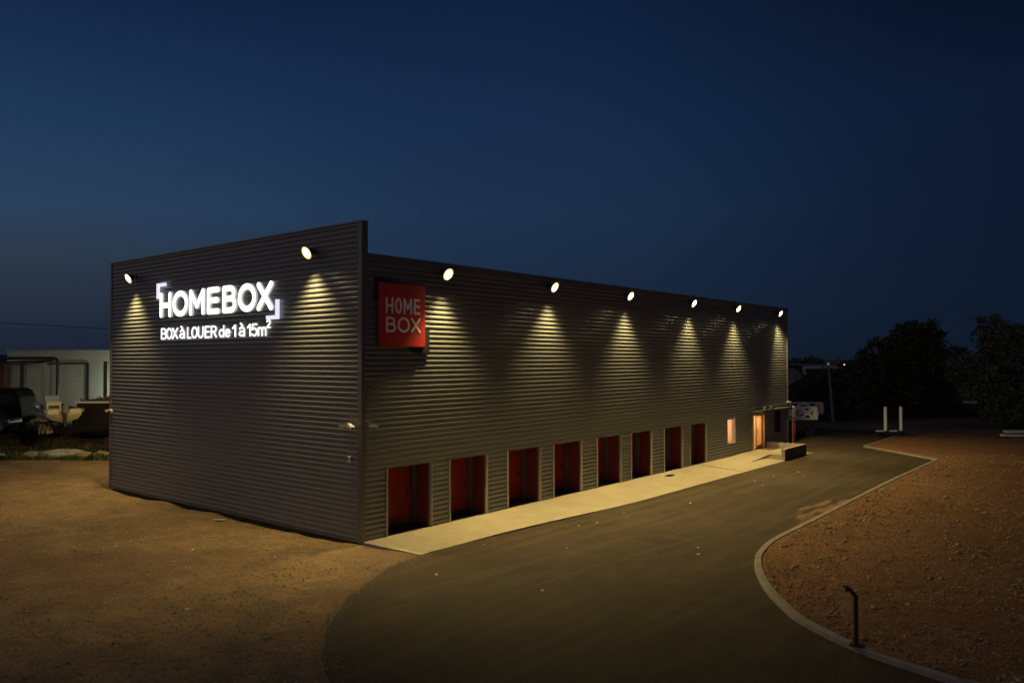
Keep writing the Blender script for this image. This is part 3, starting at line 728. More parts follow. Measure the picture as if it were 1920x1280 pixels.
def letter(ch, u0, u1, z0, z1, r, face, off, depth):
    """strokes of half width r inside the box u0..u1 / z0..z1 on a wall face; extruded depth"""
    mb = MB()
    def pos(u, z, o):
        return (-o, u, z) if face == 'x' else (u, -o, z)
    s = 1 if u1 > u0 else -1
    for st_i, st in enumerate(G[ch]):
        pts = [((u0+s*r)+((u1-s*r)-(u0+s*r))*a, (z0+r)+((z1-r)-(z0+r))*b) for a, b in st]
        dd = depth+.0015*st_i
        for k, (a, b) in enumerate(zip(pts[:-1], pts[1:])):
            d = Vector((b[0]-a[0], b[1]-a[1])); l = d.length
            if l < 1e-6: continue
            d /= l; nr = Vector((-d.y, d.x)); ang = math.atan2(nr.y, nr.x); out = []
            for i in range(9):
                t = ang+pi*i/8; out.append((a[0]+r*cos(t), a[1]+r*sin(t)))
            for i in range(9):
                t = ang+pi+pi*i/8; out.append((b[0]+r*cos(t), b[1]+r*sin(t)))
            e = dd+.0004*(k % 5); n = len(out)
            vs = [pos(x, z, off) for x, z in out]+[pos(x, z, off+e) for x, z in out]
            mb.add(vs, [tuple(range(n)), tuple(reversed(range(n, 2*n)))]+[(i, i+n, (i+1) % n+n, (i+1) % n) for i in range(n)])
            mb.face.append(len(mb.f)-n-1)
    return mb
def lit_letter(args, parent):
    mb = letter(*args); o = mb.build('letter', M['return'], parent, fixn=False); o.data.materials.append(M['letter'])
    for i in mb.face: o.data.polygons[i].material_index = 1
S1 = thing('illuminated_sign', 'large white lit letters HOMEBOX between two corner brackets on the end wall', 'sign')
for ch, a, b in [('H', 12.40, 11.47), ('O', 11.36, 10.18), ('M', 10.08, 8.96), ('E', 8.78, 7.92), ('B', 7.72, 6.78), ('O', 6.68, 5.54), ('X', 5.49, 4.53)]:
    lit_letter((ch, a, b, 7.29, 8.31, .108, 'x', .05, .08), S1)
q = MB(); q.box(-.13, -.05, 12.53, 12.67, 8.08, 8.70); q.box(-.13, -.05, 12.0, 12.529, 8.57, 8.70); q.build('corner_bracket', M['bracket'], S1)
q = MB(); q.box(-.13, -.05, 4.24, 4.38, 6.98, 7.65); q.box(-.13, -.05, 4.381, 4.92, 6.98, 7.11); q.build('corner_bracket', M['bracket'], S1)
S2 = thing('illuminated_sign', 'smaller line of white lit words BOX à LOUER de 1 à 15m² under the big letters', 'sign')
Z0, Z1 = 6.41, 6.87
for ch, a, b in [('B', 12.33, 11.90), ('O', 11.90, 11.44), ('X', 11.43, 10.99), ('a', 10.86, 10.47), ('L', 10.28, 9.97), ('O', 9.95, 9.52), ('U', 9.48, 9.08), ('E', 8.98, 8.62), ('R', 8.55, 8.15),
                 ('d', 7.99, 7.63), ('e', 7.58, 7.22), ('1', 7.09, 6.83), ('a', 6.66, 6.29), ('1', 6.13, 5.88), ('5', 5.85, 5.50), ('m', 5.46, 4.95)]:
    lit_letter((ch, a, b, Z0, Z1+(.06 if ch == 'a' else 0),  .033, 'x', .05, .05), S2)
lit_letter(('2', 4.95, 4.70, 6.68, 6.98, .026, 'x', .05, .05), S2)

S3 = thing('wall_sign', 'square red sign reading HOME BOX in white with black corner brackets', 'sign')
q = MB(); q.box(.58, 2.58, -.15, -.092, 6.0, 8.02); q.build('sign_panel', M['signred'], S3, bevel=.008)
q = MB(); q.box(.48, .72, -.09, -.045, 7.44, 8.18); q.box(.721, 1.22, -.09, -.045, 7.95, 8.18); q.build('corner_bracket', M['black'], S3)
q = MB(); q.box(2.58, 2.84, -.09, -.045, 5.80, 6.56); q.box(2.07, 2.579, -.09, -.045, 5.80, 6.05); q.build('corner_bracket', M['black'], S3)
for ch, a, b, c, d in [('H', .76, 1.08, 7.05, 7.57), ('O', 1.15, 1.45, 7.05, 7.57), ('M', 1.52, 1.90, 7.05, 7.57), ('E', 1.98, 2.28, 7.05, 7.57), ('B', .77, 1.19, 6.45, 6.95), ('O', 1.26, 1.80, 6.45, 6.95), ('X', 1.85, 2.29, 6.45, 6.95)]:
    letter(ch, a+.08, b+.08, c, d, .040, 'y', .1505, .004).build('letter', M['signwhite'], S3)

# ------------------------------------------------------------------ security cameras
def seccam(loc, rz, tilt, label):
    t = thing('security_camera', label, 'camera', loc, rz, 'security cameras on the walls')
    q = MB(); q.box(-.05, .05, -.03, .0, -.05, .05); q.build('mount', M['camwhite'], t)
    q = MB(); q.tube([(0, -.03, 0), (.0, -.12, -.01)], .018, 8); q.build('bracket', M['camwhite'], t)
    d = Vector((cos(tilt), -.35, -.28)).normalized()
    c = Vector((0, -.14, .02)); y = d.cross(Vector((0, 0, 1))).normalized(); z = y.cross(d)
    q = MB(); q.tube([c-d*.12, c+d*.15], .05, 14); q.obox(c+d*.03+z*.055, (d, y, z), (.18, .05, .006)); q.build('housing', M['camwhite'], t)
    q = MB(); q.tube([c+d*.151, c+d*.156], .038, 14); q.build('lens', M['glass'], t)
    return t
seccam((-.04, .62, 3.52), R(-90), pi, 'white tube security camera left of the corner trim on the end wall')
seccam((.30, -.04, 3.53), 0, 0, 'white tube security camera right of the corner trim on the long wall')
seccam((-.04, .30, 3.50), R(-90), 0.2, 'small white security camera tight against the corner trim on the end wall')
seccam((35.9, -.04, 2.72), 0, 0, 'white security camera at the far end of the long wall above the flag')
seccam((-.04, 16.75, 3.35), R(-90), pi, 'white security camera on the outermost edge of the end wall')
t = thing('wall_sensor', 'small beige sensor box low on the end wall near the corner', 'sensor', (-.045, .5, 2.49))
q = MB(); q.box(-.05, 0, -.045, .045, -.1, .1); q.build('box', M['camwhite'], t, bevel=.008)
q = MB(); q.box(-.055, -.0505, -.02, .02, -.02, .04); q.build('sensor_eye', M['glass'], t)

# ------------------------------------------------------------------ feather flag at the far corner
t = thing('feather_flag', 'narrow red and white feather flag standing past the entrance', 'flag', (34.25, -.98, -.2), R(-6))
q = MB(); q.tube([(0, 0, .1), (0, 0, 1.6), (.02, 0, 2.4), (.12, 0, 2.72), (.28, 0, 2.78)], [.018, .016, .014, .01, .008], 8); q.build('pole', M['jamb'], t)
q = MB(); q.box(-.25, .25, -.03, .03, 0, .04); q.box(-.03, .03, -.25, -.031, 0, .04); q.box(-.03, .03, .031, .25, 0, .04); q.tube([(0, 0, .041), (0, 0, .16)], .03, 8); q.build('base', M['darkmetal'], t)
def flagpart(nm, z0, z1, m):
    vs = []; n = 14
    for i in range(n+1):
        z = z0+(z1-z0)*i/n; wd = .40*min(1, (2.78-z)/.45+.12)**.7; sx_ = .02 + (0 if z < 2.3 else (z-2.3)*.5)
        for k in range(5): vs.append((sx_+wd*k/4, .02*sin(z*5+k), z))
    fs = [(i*5+k, i*5+k+1, (i+1)*5+k+1, (i+1)*5+k) for i in range(n) for k in range(4)]
    q = MB(); q.add(vs, fs, True); return q.build(nm, m, t, fixn=False)
M['flagred'] = mat('flag_red', (.85, .07, .03), .8, 0, var=(.78, .06, .03))
flagpart('red_cloth', .42, 2.05, M['flagred']); flagpart('white_cloth', 2.051, 2.77, M['signwhite'])
q = MB()
for z in (1.6, 1.45, 1.1, .95): q.box(.12, .30, -.045, -.04, z, z+.03)
q.box(.05, .38, -.045, -.04, 1.82, 1.93); q.build('print', M['signwhite'], t)

# ------------------------------------------------------------------ low post with a bent head by the kerb
t = thing('marker_post', 'waist-high black post with a bent hooked top behind the kerb', 'post', (.03, -14.44, .12))
q = MB(); q.tube([(0, 0, 0), (0, 0, .95)], .042, 14)
dv = -rt; q.tube([Vector((0, 0, .90)), Vector((0, 0, .94))+dv*.02, Vector((0, 0, 1.04))+dv*.10, Vector((0, 0, 1.08))+dv*.15], .036, 12); q.build('post', M['black'], t)
q = MB(); q.box(-.12, .12, -.10, .10, -.01, .02); q.build('base_plate', M['black'], t)
q = MB(); q.tube([Vector((0, 0, 1.08))+dv*.14, Vector((0, 0, 1.10))+dv*.20, Vector((0, 0, 1.13))+dv*.25], [.03, .02, .01], 8)
q.tube([Vector((0, 0, 1.09))+dv*.15, Vector((0, 0, 1.0))+dv*.17], [.035, .03], 10); q.build('hooked_head', M['darkmetal'], t)

# ------------------------------------------------------------------ placing things by distance
def atd(u, v, D): return CAM+(fw+r2*((u-960)/1483.02)+u2*((640-v)/1483.02))*D
RT = HEAD-pi/2      # rotation that turns local +x to the camera's right

# far barriers / trailer on the right of the building
def lattice(loc, n, label, rz, ln=1.15):
    t = thing('lattice_barrier', label, 'barrier', loc, rz, 'white lattice barriers behind the building')
    H = .95; L_ = n*ln
    q = MB(); q.box(0, L_, -.05, .05, 0, .12); q.box(0, L_, -.05, .05, H-.12, H)
    for i in range(n+1): q.box(i*ln-.04 if i else 0, i*ln+.04, -.052, .052, .12, H-.12)
    for i in range(n):
        a = i*ln+.06; b = (i+1)*ln-.06
        q.bar((a, -.004, .06), (b, -.004, H-.06), .20, .09, (0, 1, 0)); q.bar((b, .004, .06), (a, .004, H-.06), .20, .09, (0, 1, 0))
    q.build('lattice_panel', M['offwhite'], t)
    q = MB(); q.tube([(L_+.02, 0, .0), (L_+.02, 0, H*.5), (L_+.02, 0, H-.02)], [.16, .22, .15], 14); q.build('rounded_end', M['offwhite'], t)
    return t
p = atd(1470, 785, 58); lattice((p.x, p.y, 1.10), 2, 'nearer white lattice barrier raised on dark supports beyond the building', RT)
p = atd(1475, 773, 62); lattice((p.x, p.y, 1.22), 2, 'farther white lattice barrier half hidden behind the nearer one', RT+.03, 1.35)
t = thing('flatbed_trailer', 'low black flatbed trailer carrying the white lattice barriers', 'trailer', (*atd(1468, 790, 59).xy, -.2), RT)
q = MB(); q.box(0, 2.5, -.1, 2.4, .75, 1.10); q.box(.0, 2.4, 0, 2.2, .35, .749); q.box(0, 2.6, 4.0, 5.2, .75, 1.2); q.build('bed', M['black'], t)
for x in (.5, 1.9):
    q = MB(); q.tube([(x, -.2, .33), (x, .05, .33)], .33, 18); q.build('wheel', M['rubber'], t)

# trailer with two upright white posts
c = atd(1674, 800, 58); t = thing('boat_trailer', 'low parked trailer with two tall white upright guide posts', 'trailer', (c.x, c.y, -.2), RT)
q = MB(); q.box(-1.35, -.72, -.30, -.20, .44, .54); q.box(-.38, .20, -.30, -.20, .44, .54); q.build('mudguard', M['offwhite'], t)
q = MB(); q.box(-1.3, 1.0, -.19, .08, .36, .46); q.bar((-.5, 0, .40), (-.5, -2.2, .34), .07); q.build('frame', M['black'], t)
for x in (-.58, .55):
    q = MB(); q.tube([(x-.0, -.1, .50), (x+.0, -.1, 2.2), (x, -.1, 2.26)], [.11, .11, .07], 16); q.build('guide_post', M['white'], t)
for x in (-.75, .85):
    q = MB(); q.tube([(x-.1, .1, .31), (x+.12, .1, .31)], .31, 18); q.build('wheel', M['rubber'], t)
q = MB(); q.box(.62, 1.05, -.35, -.12, .25, .85); q.build('toolbox', M['black'], t)
# pale planks at the right edge
c = atd(1905, 812, 56)
for k, (lb, dx) in enumerate((('lower pale plank of the stack at the right edge of the yard', 0), ('upper pale plank of the stack at the right edge of the yard', .25))):
    q = MB(); q.box(-1.0+dx, 2.6+dx, -.25, .25, 0, .16); o = q.build('plank', M['offwhite']); o.location = (c.x, c.y, zg(50)+.25+k*.26); o.rotation_euler.z = RT
    tag(o, lb, 'plank', 'stacked planks')
q = MB(); q.box(-.7, -.5, -.3, .3, 0, .16); q.box(1.9, 2.1, -.3, .3, 0, .16); o = q.build('support_block', M['black']); o.location = (c.x, c.y, zg(50)+.08); o.rotation_euler.z = RT
tag(o, 'dark blocks under the pale planks at the right edge of the yard', 'block')

# leaning wooden pole with a small lamp
a = atd(1562, 779, 70); b = atd(1553, 684, 70)
t = thing('utility_pole', 'leaning weathered pole carrying a small pale lamp head', 'pole', tuple(a))
q = MB(); q.tube([(0, 0, -.6), (b-a)*.5, b-a], [.13, .11, .09], 10); q.build('pole', M['polewood'], t)
q = MB(); q.obox((b-a)+Vector((0, 0, .1))-rt*.0, (rt, Vector((0, 0, 1)).cross(rt), Vector((0, 0, 1))), (.07, .08, .10)); q.build('lamp_head', mat('dim_lamp', (.5, .5, .48), .4, emit=(1, .95, .85), estr=.10), t)

def street_lamp(u, v, D, label, c, e):
    p = atd(u, v, D); t = thing('street_lamp', label, 'street lamp', (p.x, p.y, 0))
    q = MB(); q.tube([(0, 0, 0), (0, 0, p.z)], [.09, .06], 8); q.build('pole', M['darkmetal'], t)
    q = MB(); q.sphere((0, 0, p.z), .24*D/160, 10, 6, (1, 1, .7)); q.build('lamp_head', mat('street_lamp_glow', (1, 1, 1), .4, emit=c, estr=e), t)
street_lamp(1582, 683, 170, 'distant street lamp glowing pale orange above the far roof', (1, .72, .42), 1.6)
street_lamp(1839.5, 668, 190, 'distant street lamp glowing deep orange through the tree', (1, .5, .18), 1.5)

# far buildings on the right
c = atd(1506, 700, 160)
t = thing('warehouse', 'distant low warehouse with a pale end frame behind dark trees', 'building', (c.x, c.y, 0), RT)
q = MB(); q.box(0, .55, 0, .5, 0, 4.05); q.box(.551, 9.5, 0, .5, 3.45, 4.05); q.box(9.0, 9.5, 0, .5, 0, 3.449); q.build('end_frame', M['wareh'], t)
q = MB(); q.box(.3, 9.4, .6, 18, 0, 3.7); q.build('hall', M['hill'], t)
q = MB(); q.add([(0, .5, 4.06), (9.5, .5, 4.06), (9.5, 18, 4.4), (0, 18, 4.4)], [(0, 1, 2, 3)]); q.build('roof', M['roofblue'], t)
c = atd(1484, 712, 140)
t = thing('low_house', 'distant low house with grey-blue roof and a faintly lit eave', 'building', (c.x, c.y, 0), RT)
q = MB(); q.box(-8, 2.6, 0, 6, 0, 1.65); q.build('wall', M['wareh'], t)
q = MB(); q.add([(-8.3, -.3, 2.1), (3.0, -.3, 1.6), (1.6, 3, 3.75), (-8.3, 3, 3.9), (-8.3, 6.3, 1.9), (3.0, 6.3, 1.6)], [(0, 1, 2, 3), (3, 2, 5, 4), (1, 5, 2)]); q.build('roof', M['roofblue'], t)
c = atd(1822, 752, 75)
t = thing('shed', 'low pale shed roof showing under the branches of the right-hand tree', 'shed', (c.x, c.y, 0), RT)
q = MB(); q.box(-.9, 1.9, 0, 2, 0, 1.3); q.build('wall', M['rust'], t)
q = MB(); q.box(-1.0, 2.0, -.1, 2.1, 1.301, 1.5); q.build('roof', M['offwhite'], t)

# hills
def hill(name, pts, D, depth):
    mb = MB(); vs = []
    P = [(atd(u, v, D)) for u, v in pts]
    for p in P:
        out = Vector((p.x-CAM.x, p.y-CAM.y, 0)).normalized()
        vs += [(p.x, p.y, -2), (p.x+out.x*depth*.4, p.y+out.y*depth*.4, p.z), (p.x+out.x*depth, p.y+out.y*depth, -2)]
    fs = []
    for i in range(len(P)-1):
        for j in range(2): fs.append((i*3+j, (i+1)*3+j, (i+1)*3+j+1, i*3+j+1))
    mb.add(vs, fs, True); tag(mb.build(name, M['hill']), kind='structure')
hill('hill', [(-700, 640), (-400, 648), (-200, 655), (-60, 660), (12, 664), (60, 668), (200, 672)], 1500, 600)

# ------------------------------------------------------------------ vegetation
def leaves(mb, lobes, n, size, rnd, fill=.55):
    tot = sum(l[3]*l[4]*l[5] for l in lobes)
    # leaf clumps: pick sub-centres on lobes, scatter leaves around each
    subs = []
    for (cx, cy, cz, rx, ry, rz) in lobes:
        k = max(6, int(60*(rx*ry*rz)/tot*len(lobes)**.5))
        for _ in range(k):
            d = Vector((rnd.gauss(0, 1), rnd.gauss(0, 1), rnd.gauss(0, 1))).normalized()*rnd.uniform(fill, 1.05)
            subs.append((Vector((cx+d.x*rx, cy+d.y*ry, cz+d.z*rz)), rnd.uniform(.16, .34)*(rx+ry+rz)/3, rnd.uniform(.5, 1.5)))
    for i in range(n):
        if rnd.random() < .42:
            l = rnd.choice(lobes); d = Vector((rnd.gauss(0, 1), rnd.gauss(0, 1), rnd.gauss(0, 1))).normalized()*rnd.random()**.45
            p = Vector((l[0]+d.x*l[3], l[1]+d.y*l[4], l[2]+d.z*l[5]))
            if noise.noise(p*.9)<-.12: continue
        else:
            c, r, wgt = rnd.choice(subs)
            p = c+Vector((rnd.gauss(0, .55), rnd.gauss(0, .55), rnd.gauss(0, .45)))*r
        s = size*rnd.uniform(.6, 1.5)
        a = Vector((rnd.gauss(0, 1), rnd.gauss(0, 1), rnd.gauss(0, .7))).normalized(); b = a.cross(Vector((rnd.gauss(0, 1), rnd.gauss(0, 1), rnd.gauss(0, 1)))).normalized()
        mb.add([p-a*s, p+b*s*.5, p+a*s, p-b*s*.5], [(0, 1, 2, 3)])
def tree(loc, lobes, n, size, label, m, seed, trunk_r=.25, name='tree', cat='tree', group=None):
    rnd = random.Random(seed); t = thing(name, label, cat, loc, 0, group)
    q = MB(); top = max(l[2] for l in lobes)
    q.tube([(0, 0, -.4), (.1, .05, top*.25), (-.05, .1, top*.5), (.05, 0, top*.8)], [trunk_r, trunk_r*.8, trunk_r*.6, trunk_r*.25], 9)
    for l in lobes:
        s = Vector((0, .05, top*rnd.uniform(.2, .5))); e = Vector(l[:3])
        q.tube([s, s.lerp(e, .5)+Vector((0, 0, .25)), e], [trunk_r*.45, trunk_r*.3, trunk_r*.1], 7)
        for _ in range(3):
            e2 = e+Vector((rnd.uniform(-1, 1)*l[3], rnd.uniform(-1, 1)*l[4], rnd.uniform(-.3, .9)*l[5]))*.8
            q.tube([s.lerp(e, .7), e2], [trunk_r*.16, trunk_r*.05], 5)
    q.build('trunk', M['bark'], t)
    q = MB(); leaves(q, lobes, n, size, rnd); q.build('crown', m, t, fixn=False)
    return t
c = atd(1690, 790, 76)
def lobe(u, v, dD, r, D, c, ry=None, rz=None):
    p = atd(u, v, D+dD); return (p.x-c.x, p.y-c.y, p.z, r, ry or r, rz or r)
c0 = Vector((c.x, c.y, 0))
tree(c0, [lobe(1705, 640, 0, 2.0, 76, c), lobe(1740, 640, 1, 1.9, 76, c), lobe(1665, 672, 0, 2.3, 76, c), lobe(1715, 690, 0, 3.0, 76, c), lobe(1770, 690, 1, 2.4, 76, c), lobe(1625, 705, 0, 2.2, 76, c), lobe(1680, 735, 0, 3.0, 76, c), lobe(1740, 735, 0, 2.8, 76, c), lobe(1625, 755, 0, 2.2, 76, c)],
     34000, .19, 'broad dark tree with a domed crown in the middle of the far trees', M['leaf'], 3, .3, group='trees beyond the yard')
c = atd(1885, 800, 63); c0 = Vector((c.x, c.y, 0))
tree(c0, [lobe(1860, 630, 0, 1.5, 63, c), lobe(1895, 635, .5, 1.5, 63, c), lobe(1925, 650, 0, 1.8, 63, c), lobe(1870, 670, 0, 1.8, 63, c), lobe(1800, 690, -1, 1.35, 63, c), lobe(1830, 712, -1, 1.5, 63, c), lobe(1880, 720, 0, 1.9, 63, c), lobe(1930, 710, 0, 2, 63, c), lobe(1870, 765, -1, 1.4, 63, c), lobe(1910, 770, 0, 1.5, 63, c), lobe(1955, 760, 0, 2, 63, c)],
     40000, .13, 'tall grey-green tree with loose spreading branches at the right edge', M['leaf2'], 5, .25, group='trees beyond the yard')
bushes = [(1510, 745, 84, 2.6, 'low dark bush just right of the building behind the lattice barriers'), (1555, 735, 88, 3.0, 'dark bush directly behind the leaning pole'), (1600, 725, 84, 3.0, 'dark bush between the leaning pole and the domed tree'), (1580, 765, 80, 1.8, 'small dark bush in front of the others, right of the pole foot'),
          (1790, 765, 84, 2.6, 'dark bush between the domed tree and the right-hand tree')]
for i, (u, v, D, r, lb) in enumerate(bushes):
    c = atd(u, 790, D)
    tree((c.x, c.y, 0), [lobe(u-15, v+8, 0, r*.8, D, c), lobe(u+15, v+4, 1, r*.8, D, c), lobe(u, v-8, 0, r*.75, D, c), lobe(u, v+25, -1, r, D, c)], 6500, .2, lb, M['leaf'], 20+i, .12, 'bush', 'bush', 'bushes beyond the yard')
for i, (u, v, r, lb) in enumerate([(1495, 684, 4.0, 'distant round tree top nearest the building edge'), (1522, 683, 4.2, 'distant round tree top right above the far warehouse frame')]):
    c = atd(u, 710, 190); tree((c.x, c.y, 0), [lobe(u, v+2, 0, r*.6, 190, c), lobe(u-5, v+9, 0, r*.7, 190, c), lobe(u+6, v+9, 0, r*.7, 190, c), lobe(u, v+18, 0, r*.8, 190, c)], 2500, .3, lb, M['leaf'], 40+i, .2, group='far tree tops')

# low scrub on the earth beyond the far kerb, and on the left bank
def scatter_blades(name, gen, n, hgt, m, label, wid=.02):
    mb = MB(); rnd = random.Random(11)
    for i in range(n):
        g_ = gen(rnd)
        if g_ is None: continue
        x, y, z, k = g_; h = hgt*k*rnd.uniform(.5, 1.4); a = rnd.uniform(0, 6.28); dx = cos(a)*h*rnd.uniform(.1, .6); dy = sin(a)*h*rnd.uniform(.1, .6); wx = -sin(a)*wid*(1+k); wy = cos(a)*wid*(1+k)
        mb.add([(x-wx, y-wy, z-.02), (x+wx, y+wy, z-.02), (x+dx*.5+wx*.7, y+dy*.5+wy*.7, z+h*.65), (x+dx, y+dy, z+h)], [(0, 1, 2, 3)])
    return tag(mb.build(name, m, fixn=False), label, 'vegetation', kind='stuff')
def g1(r):
    u = r.uniform(-40, 206); D = r.uniform(44.5, 47.2); p = atd(u, 845, D); k = .6+1.2*max(0, noise.noise(Vector((p.x*.9, p.y*.9, 0)))+.2)
    return p.x, p.y, ground_h(p.x, p.y), k
scatter_blades('grass', g1, 5200, .22, M['grass'], 'weeds and grass tufts along the foot of the dark bank on the left', .03)
def g2(r):
    u = r.uniform(-40, 206); D = r.uniform(46.8, 51); p = atd(u, 845, D); k = max(0.15, .9+1.3*noise.noise(Vector((p.x*.6, p.y*.6, 3))))
    return p.x, p.y, ground_h(p.x, p.y), k
scatter_blades('scrub', g2, 9000, .28, M['scrub'], 'dark scrub covering the bank behind the gravel yard on the left', .05)
def g3(r):
    u = r.uniform(1525, 1960); D = r.uniform(70, 82); p = atd(u, 780, D)
    if not (p.x > 54.6): return None
    return p.x, p.y, ground_h(p.x, p.y), max(.1, 1+1.4*noise.noise(Vector((p.x*.4, p.y*.4, 3))))
scatter_blades('dry_grass', g3, 9000, .35, M['scrub'], 'dry dark scrub on the earth beyond the far kerb', .05)

# boulders at the foot of the bank
rk = [(58, 843, .42, 'rock', 'rounded ochre boulder, leftmost of the big ones at the foot of the bank'), (86, 843, .46, 'rock', 'rounded brown boulder between the ochre one and the long grey slab'), (125, 843, .60, 'rockgrey', 'long pale grey slab of rock at the foot of the bank'),
      (155, 843, .42, 'rock', 'tilted tan boulder right of the long grey slab'), (171, 842, .22, 'rockgrey', 'small upright grey stone right of the tilted tan boulder'), (193, 843, .50, 'rock', 'tan boulder at the foot of the bank beside the building edge'), (8, 850, .25, 'rockgrey', 'small grey stone at the far left foot of the bank')]
for i, (u, v, r, m, lb) in enumerate(rk):
    p = atd(u, v, 45.6); rnd = random.Random(70+i)
    q = MB(); vs = []; nu, nv = 14, 8
    q.sphere((0, 0, 0), r, nu, nv, (1.35 if r < .6 else 2.0, .8, .62))
    q.v = [tuple(Vector(v_)*(1+.35*noise.noise(Vector(v_)*2.2+Vector((i*7, 0, 0))))) for v_ in q.v]
    q.sm = [False]*len(q.sm)
    o = q.build('boulder', M[m]); o.location = (p.x, p.y, ground_h(p.x, p.y)+r*.28); o.rotation_euler = (rnd.uniform(-.2, .2), rnd.uniform(-.2, .2), RT+rnd.uniform(-.3, .3))
    tag(o, lb, 'rock', 'boulders at the foot of the bank')

# ------------------------------------------------------------------ things on the higher plot on the left
ZP = 1.30
W = atd(12, 790, 62)
t = thing('warehouse', 'pale ribbed metal warehouse with a large sectional door behind the boat', 'building', (W.x, W.y, ZP), RT)
q = MB(); n = 150; vs = []; HH = 6.34-ZP; LL = 12.0
for i in range(n+1):
    x = LL*i/n; d = .006 if i % 2 == 0 else 0
    vs += [(x, -d, 0), (x, -d, HH)]
q.add(vs, [(2*i, 2*i+2, 2*i+3, 2*i+1) for i in range(n)]); q.box(.0, LL, .02, 14, 0, HH-.02); q.build('wall', M['wareh'], t)
q = MB(); q.box(-.1, LL+.1, -.1, 14.1, HH-.019, HH+.06); q.build('roof', M['roofblue'], t)
dx0, dx1, dh = 3.55, 6.3, 3.95
q = MB()
for k in range(12): q.box(dx0, dx1, -.05, -.034, k*dh/12+.01, (k+1)*dh/12-.01)
d = q.build('sectional_door', M['wdoor'], t)
q = MB(); q.box(dx1, dx1+.16, -.14, -.032, 0, dh+.12); q.box(dx0-.3, dx1-.001, -.14, -.032, dh, dh+.12); q.build('door_frame', M['darkmetal'], d)
# lamp beside it, hidden from here by the storage hall
p = atd(236, 752, 60.3); t = thing('yard_floodlight', 'cool white yard lamp washing the pale warehouse beside the storage hall', 'floodlight', (p.x, p.y, ZP), RT)
q = MB(); q.tube([(0, 0, 0), (0, 0, 1.3)], .04, 8); q.build('post', M['darkmetal'], t)
q = MB(); q.box(-.15, .15, -.05, .03, 1.3, 1.5); q.build('housing', M['darkmetal'], t)
l = bpy.data.lights.new('yard_lamp', 'POINT'); l.energy = 470; l.color = (.80, 1, .78); l.shadow_soft_size = .1
o = bpy.data.objects.new('yard_lamp', l); col.objects.link(o); o.parent = t; o.location = (0, .25, 1.6)

# pipe gantry
p0 = atd(-60, 668, 58); PB = Vector((p0.x, p0.y, 0)); t = thing('pipe_rack', 'dark pipes on posts running across the front of the pale warehouse', 'pipes', (PB.x, PB.y, 0), RT)
X = lambda u: (u+60)/1483*58
Zz = lambda v: 5.6-(v-671.3)/1483*58
q = MB(); q.tube([(0, 0, Zz(668)), (X(100), 0, Zz(668)), (X(106), 0, Zz(670)), (X(108.5), 0, Zz(676)), (X(108.5), 0, ZP)], .11, 10); q.build('upper_pipe', M['darkmetal'], t)
q = MB(); q.tube([(0, .2, Zz(677)), (X(12), .2, Zz(676)), (X(43), .2, Zz(674.5)), (X(98), .2, Zz(673))], .08, 10); q.build('lower_pipe', M['darkmetal'], t)
q = MB(); q.tube([(0, .1, Zz(683)), (X(60), .1, Zz(678)), (X(98), .1, Zz(673))], .05, 8); q.build('brace', M['darkmetal'], t)
q = MB(); q.box(X(43)-.14, X(43)+.14, -.1, .3, ZP, Zz(676)); q.build('support_post', M['darkmetal'], t)
q = MB(); q.box(X(-30)-.14, X(-30)+.14, -.1, .3, ZP, Zz(676)); q.build('support_post', M['darkmetal'], t)
# tall post near the skip
p = atd(197, 745, 55); t = thing('steel_post', 'tall thin dark post standing behind the debris skip', 'post', (p.x, p.y, ZP))
q = MB(); q.box(-.09, .09, -.09, .09, 0, atd(197, 677, 55).z-ZP); q.build('post', M['darkmetal'], t)
q = MB(); q.bar((0, 0, 4.1), rt*.45+Vector((0, 0, 4.0)), .03); q.build('arm', M['darkmetal'], t)
# red-brown shed at the far left
p = atd(-140, 740, 61.2); t = thing('shed', 'red-brown sheet metal shed at the far left beside the pale warehouse', 'shed', (p.x, p.y, ZP), RT)
q = MB(); q.box(0, 6.05, 0, .7, 0, Zz(683)-ZP); q.build('wall', M['rust'], t)
q = MB(); q.box(-.1, 6.1, -.1, .75, Zz(683)-ZP+.001, Zz(679)-ZP); q.build('roof', M['roof'], t)

# dark van
def vehicle(name, label, cat, loc, rz, prof, L_, wd, paint, wheels, wr, win=None, lights=True):
    t = thing(name, label, cat, loc, rz)
    q = MB(); q.prism(prof, -wd/2, wd/2); b = q.build('body', paint, t, bevel=.07)
    for k, poly in enumerate(win or []):
        q = MB(); q.prism(poly, -wd/2-.004, wd/2+.004); q.build('window', M['glass'], t)
    for x in wheels:
        for y in (-wd/2+.08, wd/2-.08):
            s = -1 if y < 0 else 1
            q = MB(); q.tube([(x, y-.11, wr), (x, y+.11, wr)], wr, 22); wl = q.build('wheel', M['rubber'], t)
            q = MB(); yy = y+s*.112
            for a in range(5):
                an = 2*pi*a/5; q.bar((x, yy, wr), (x+cos(an)*wr*.62, yy, wr+sin(an)*wr*.62), .05, .02, (0, 1, 0))
            q.tube([(x, yy-.005*s, wr), (x, yy+.015*s, wr)], wr*.16, 10); q.build('rim', M['alloy'], wl)
    return t
p = atd(4, 790, 52)
vehicle('van', 'tall black van parked on the bank left of the boat', 'van', (p.x, p.y, ZP+.02), RT,
        [(-2.6, .35), (1.72, .35), (1.85, .6), (1.8, 1.1), (1.62, 1.9), (1.40, 2.30), (1.1, 2.42), (-2.5, 2.42), (-2.6, 2.3)], 4.5, 1.9, M['blackpaint'], (-1.7, 1.0), .34, [[(-.6, 1.45), (1.45, 1.45), (1.3, 2.05), (-.6, 2.05)], [(-2.4, 1.45), (-.7, 1.45), (-.7, 2.05), (-2.4, 2.05)]])
p = atd(-6, 798, 49.3)
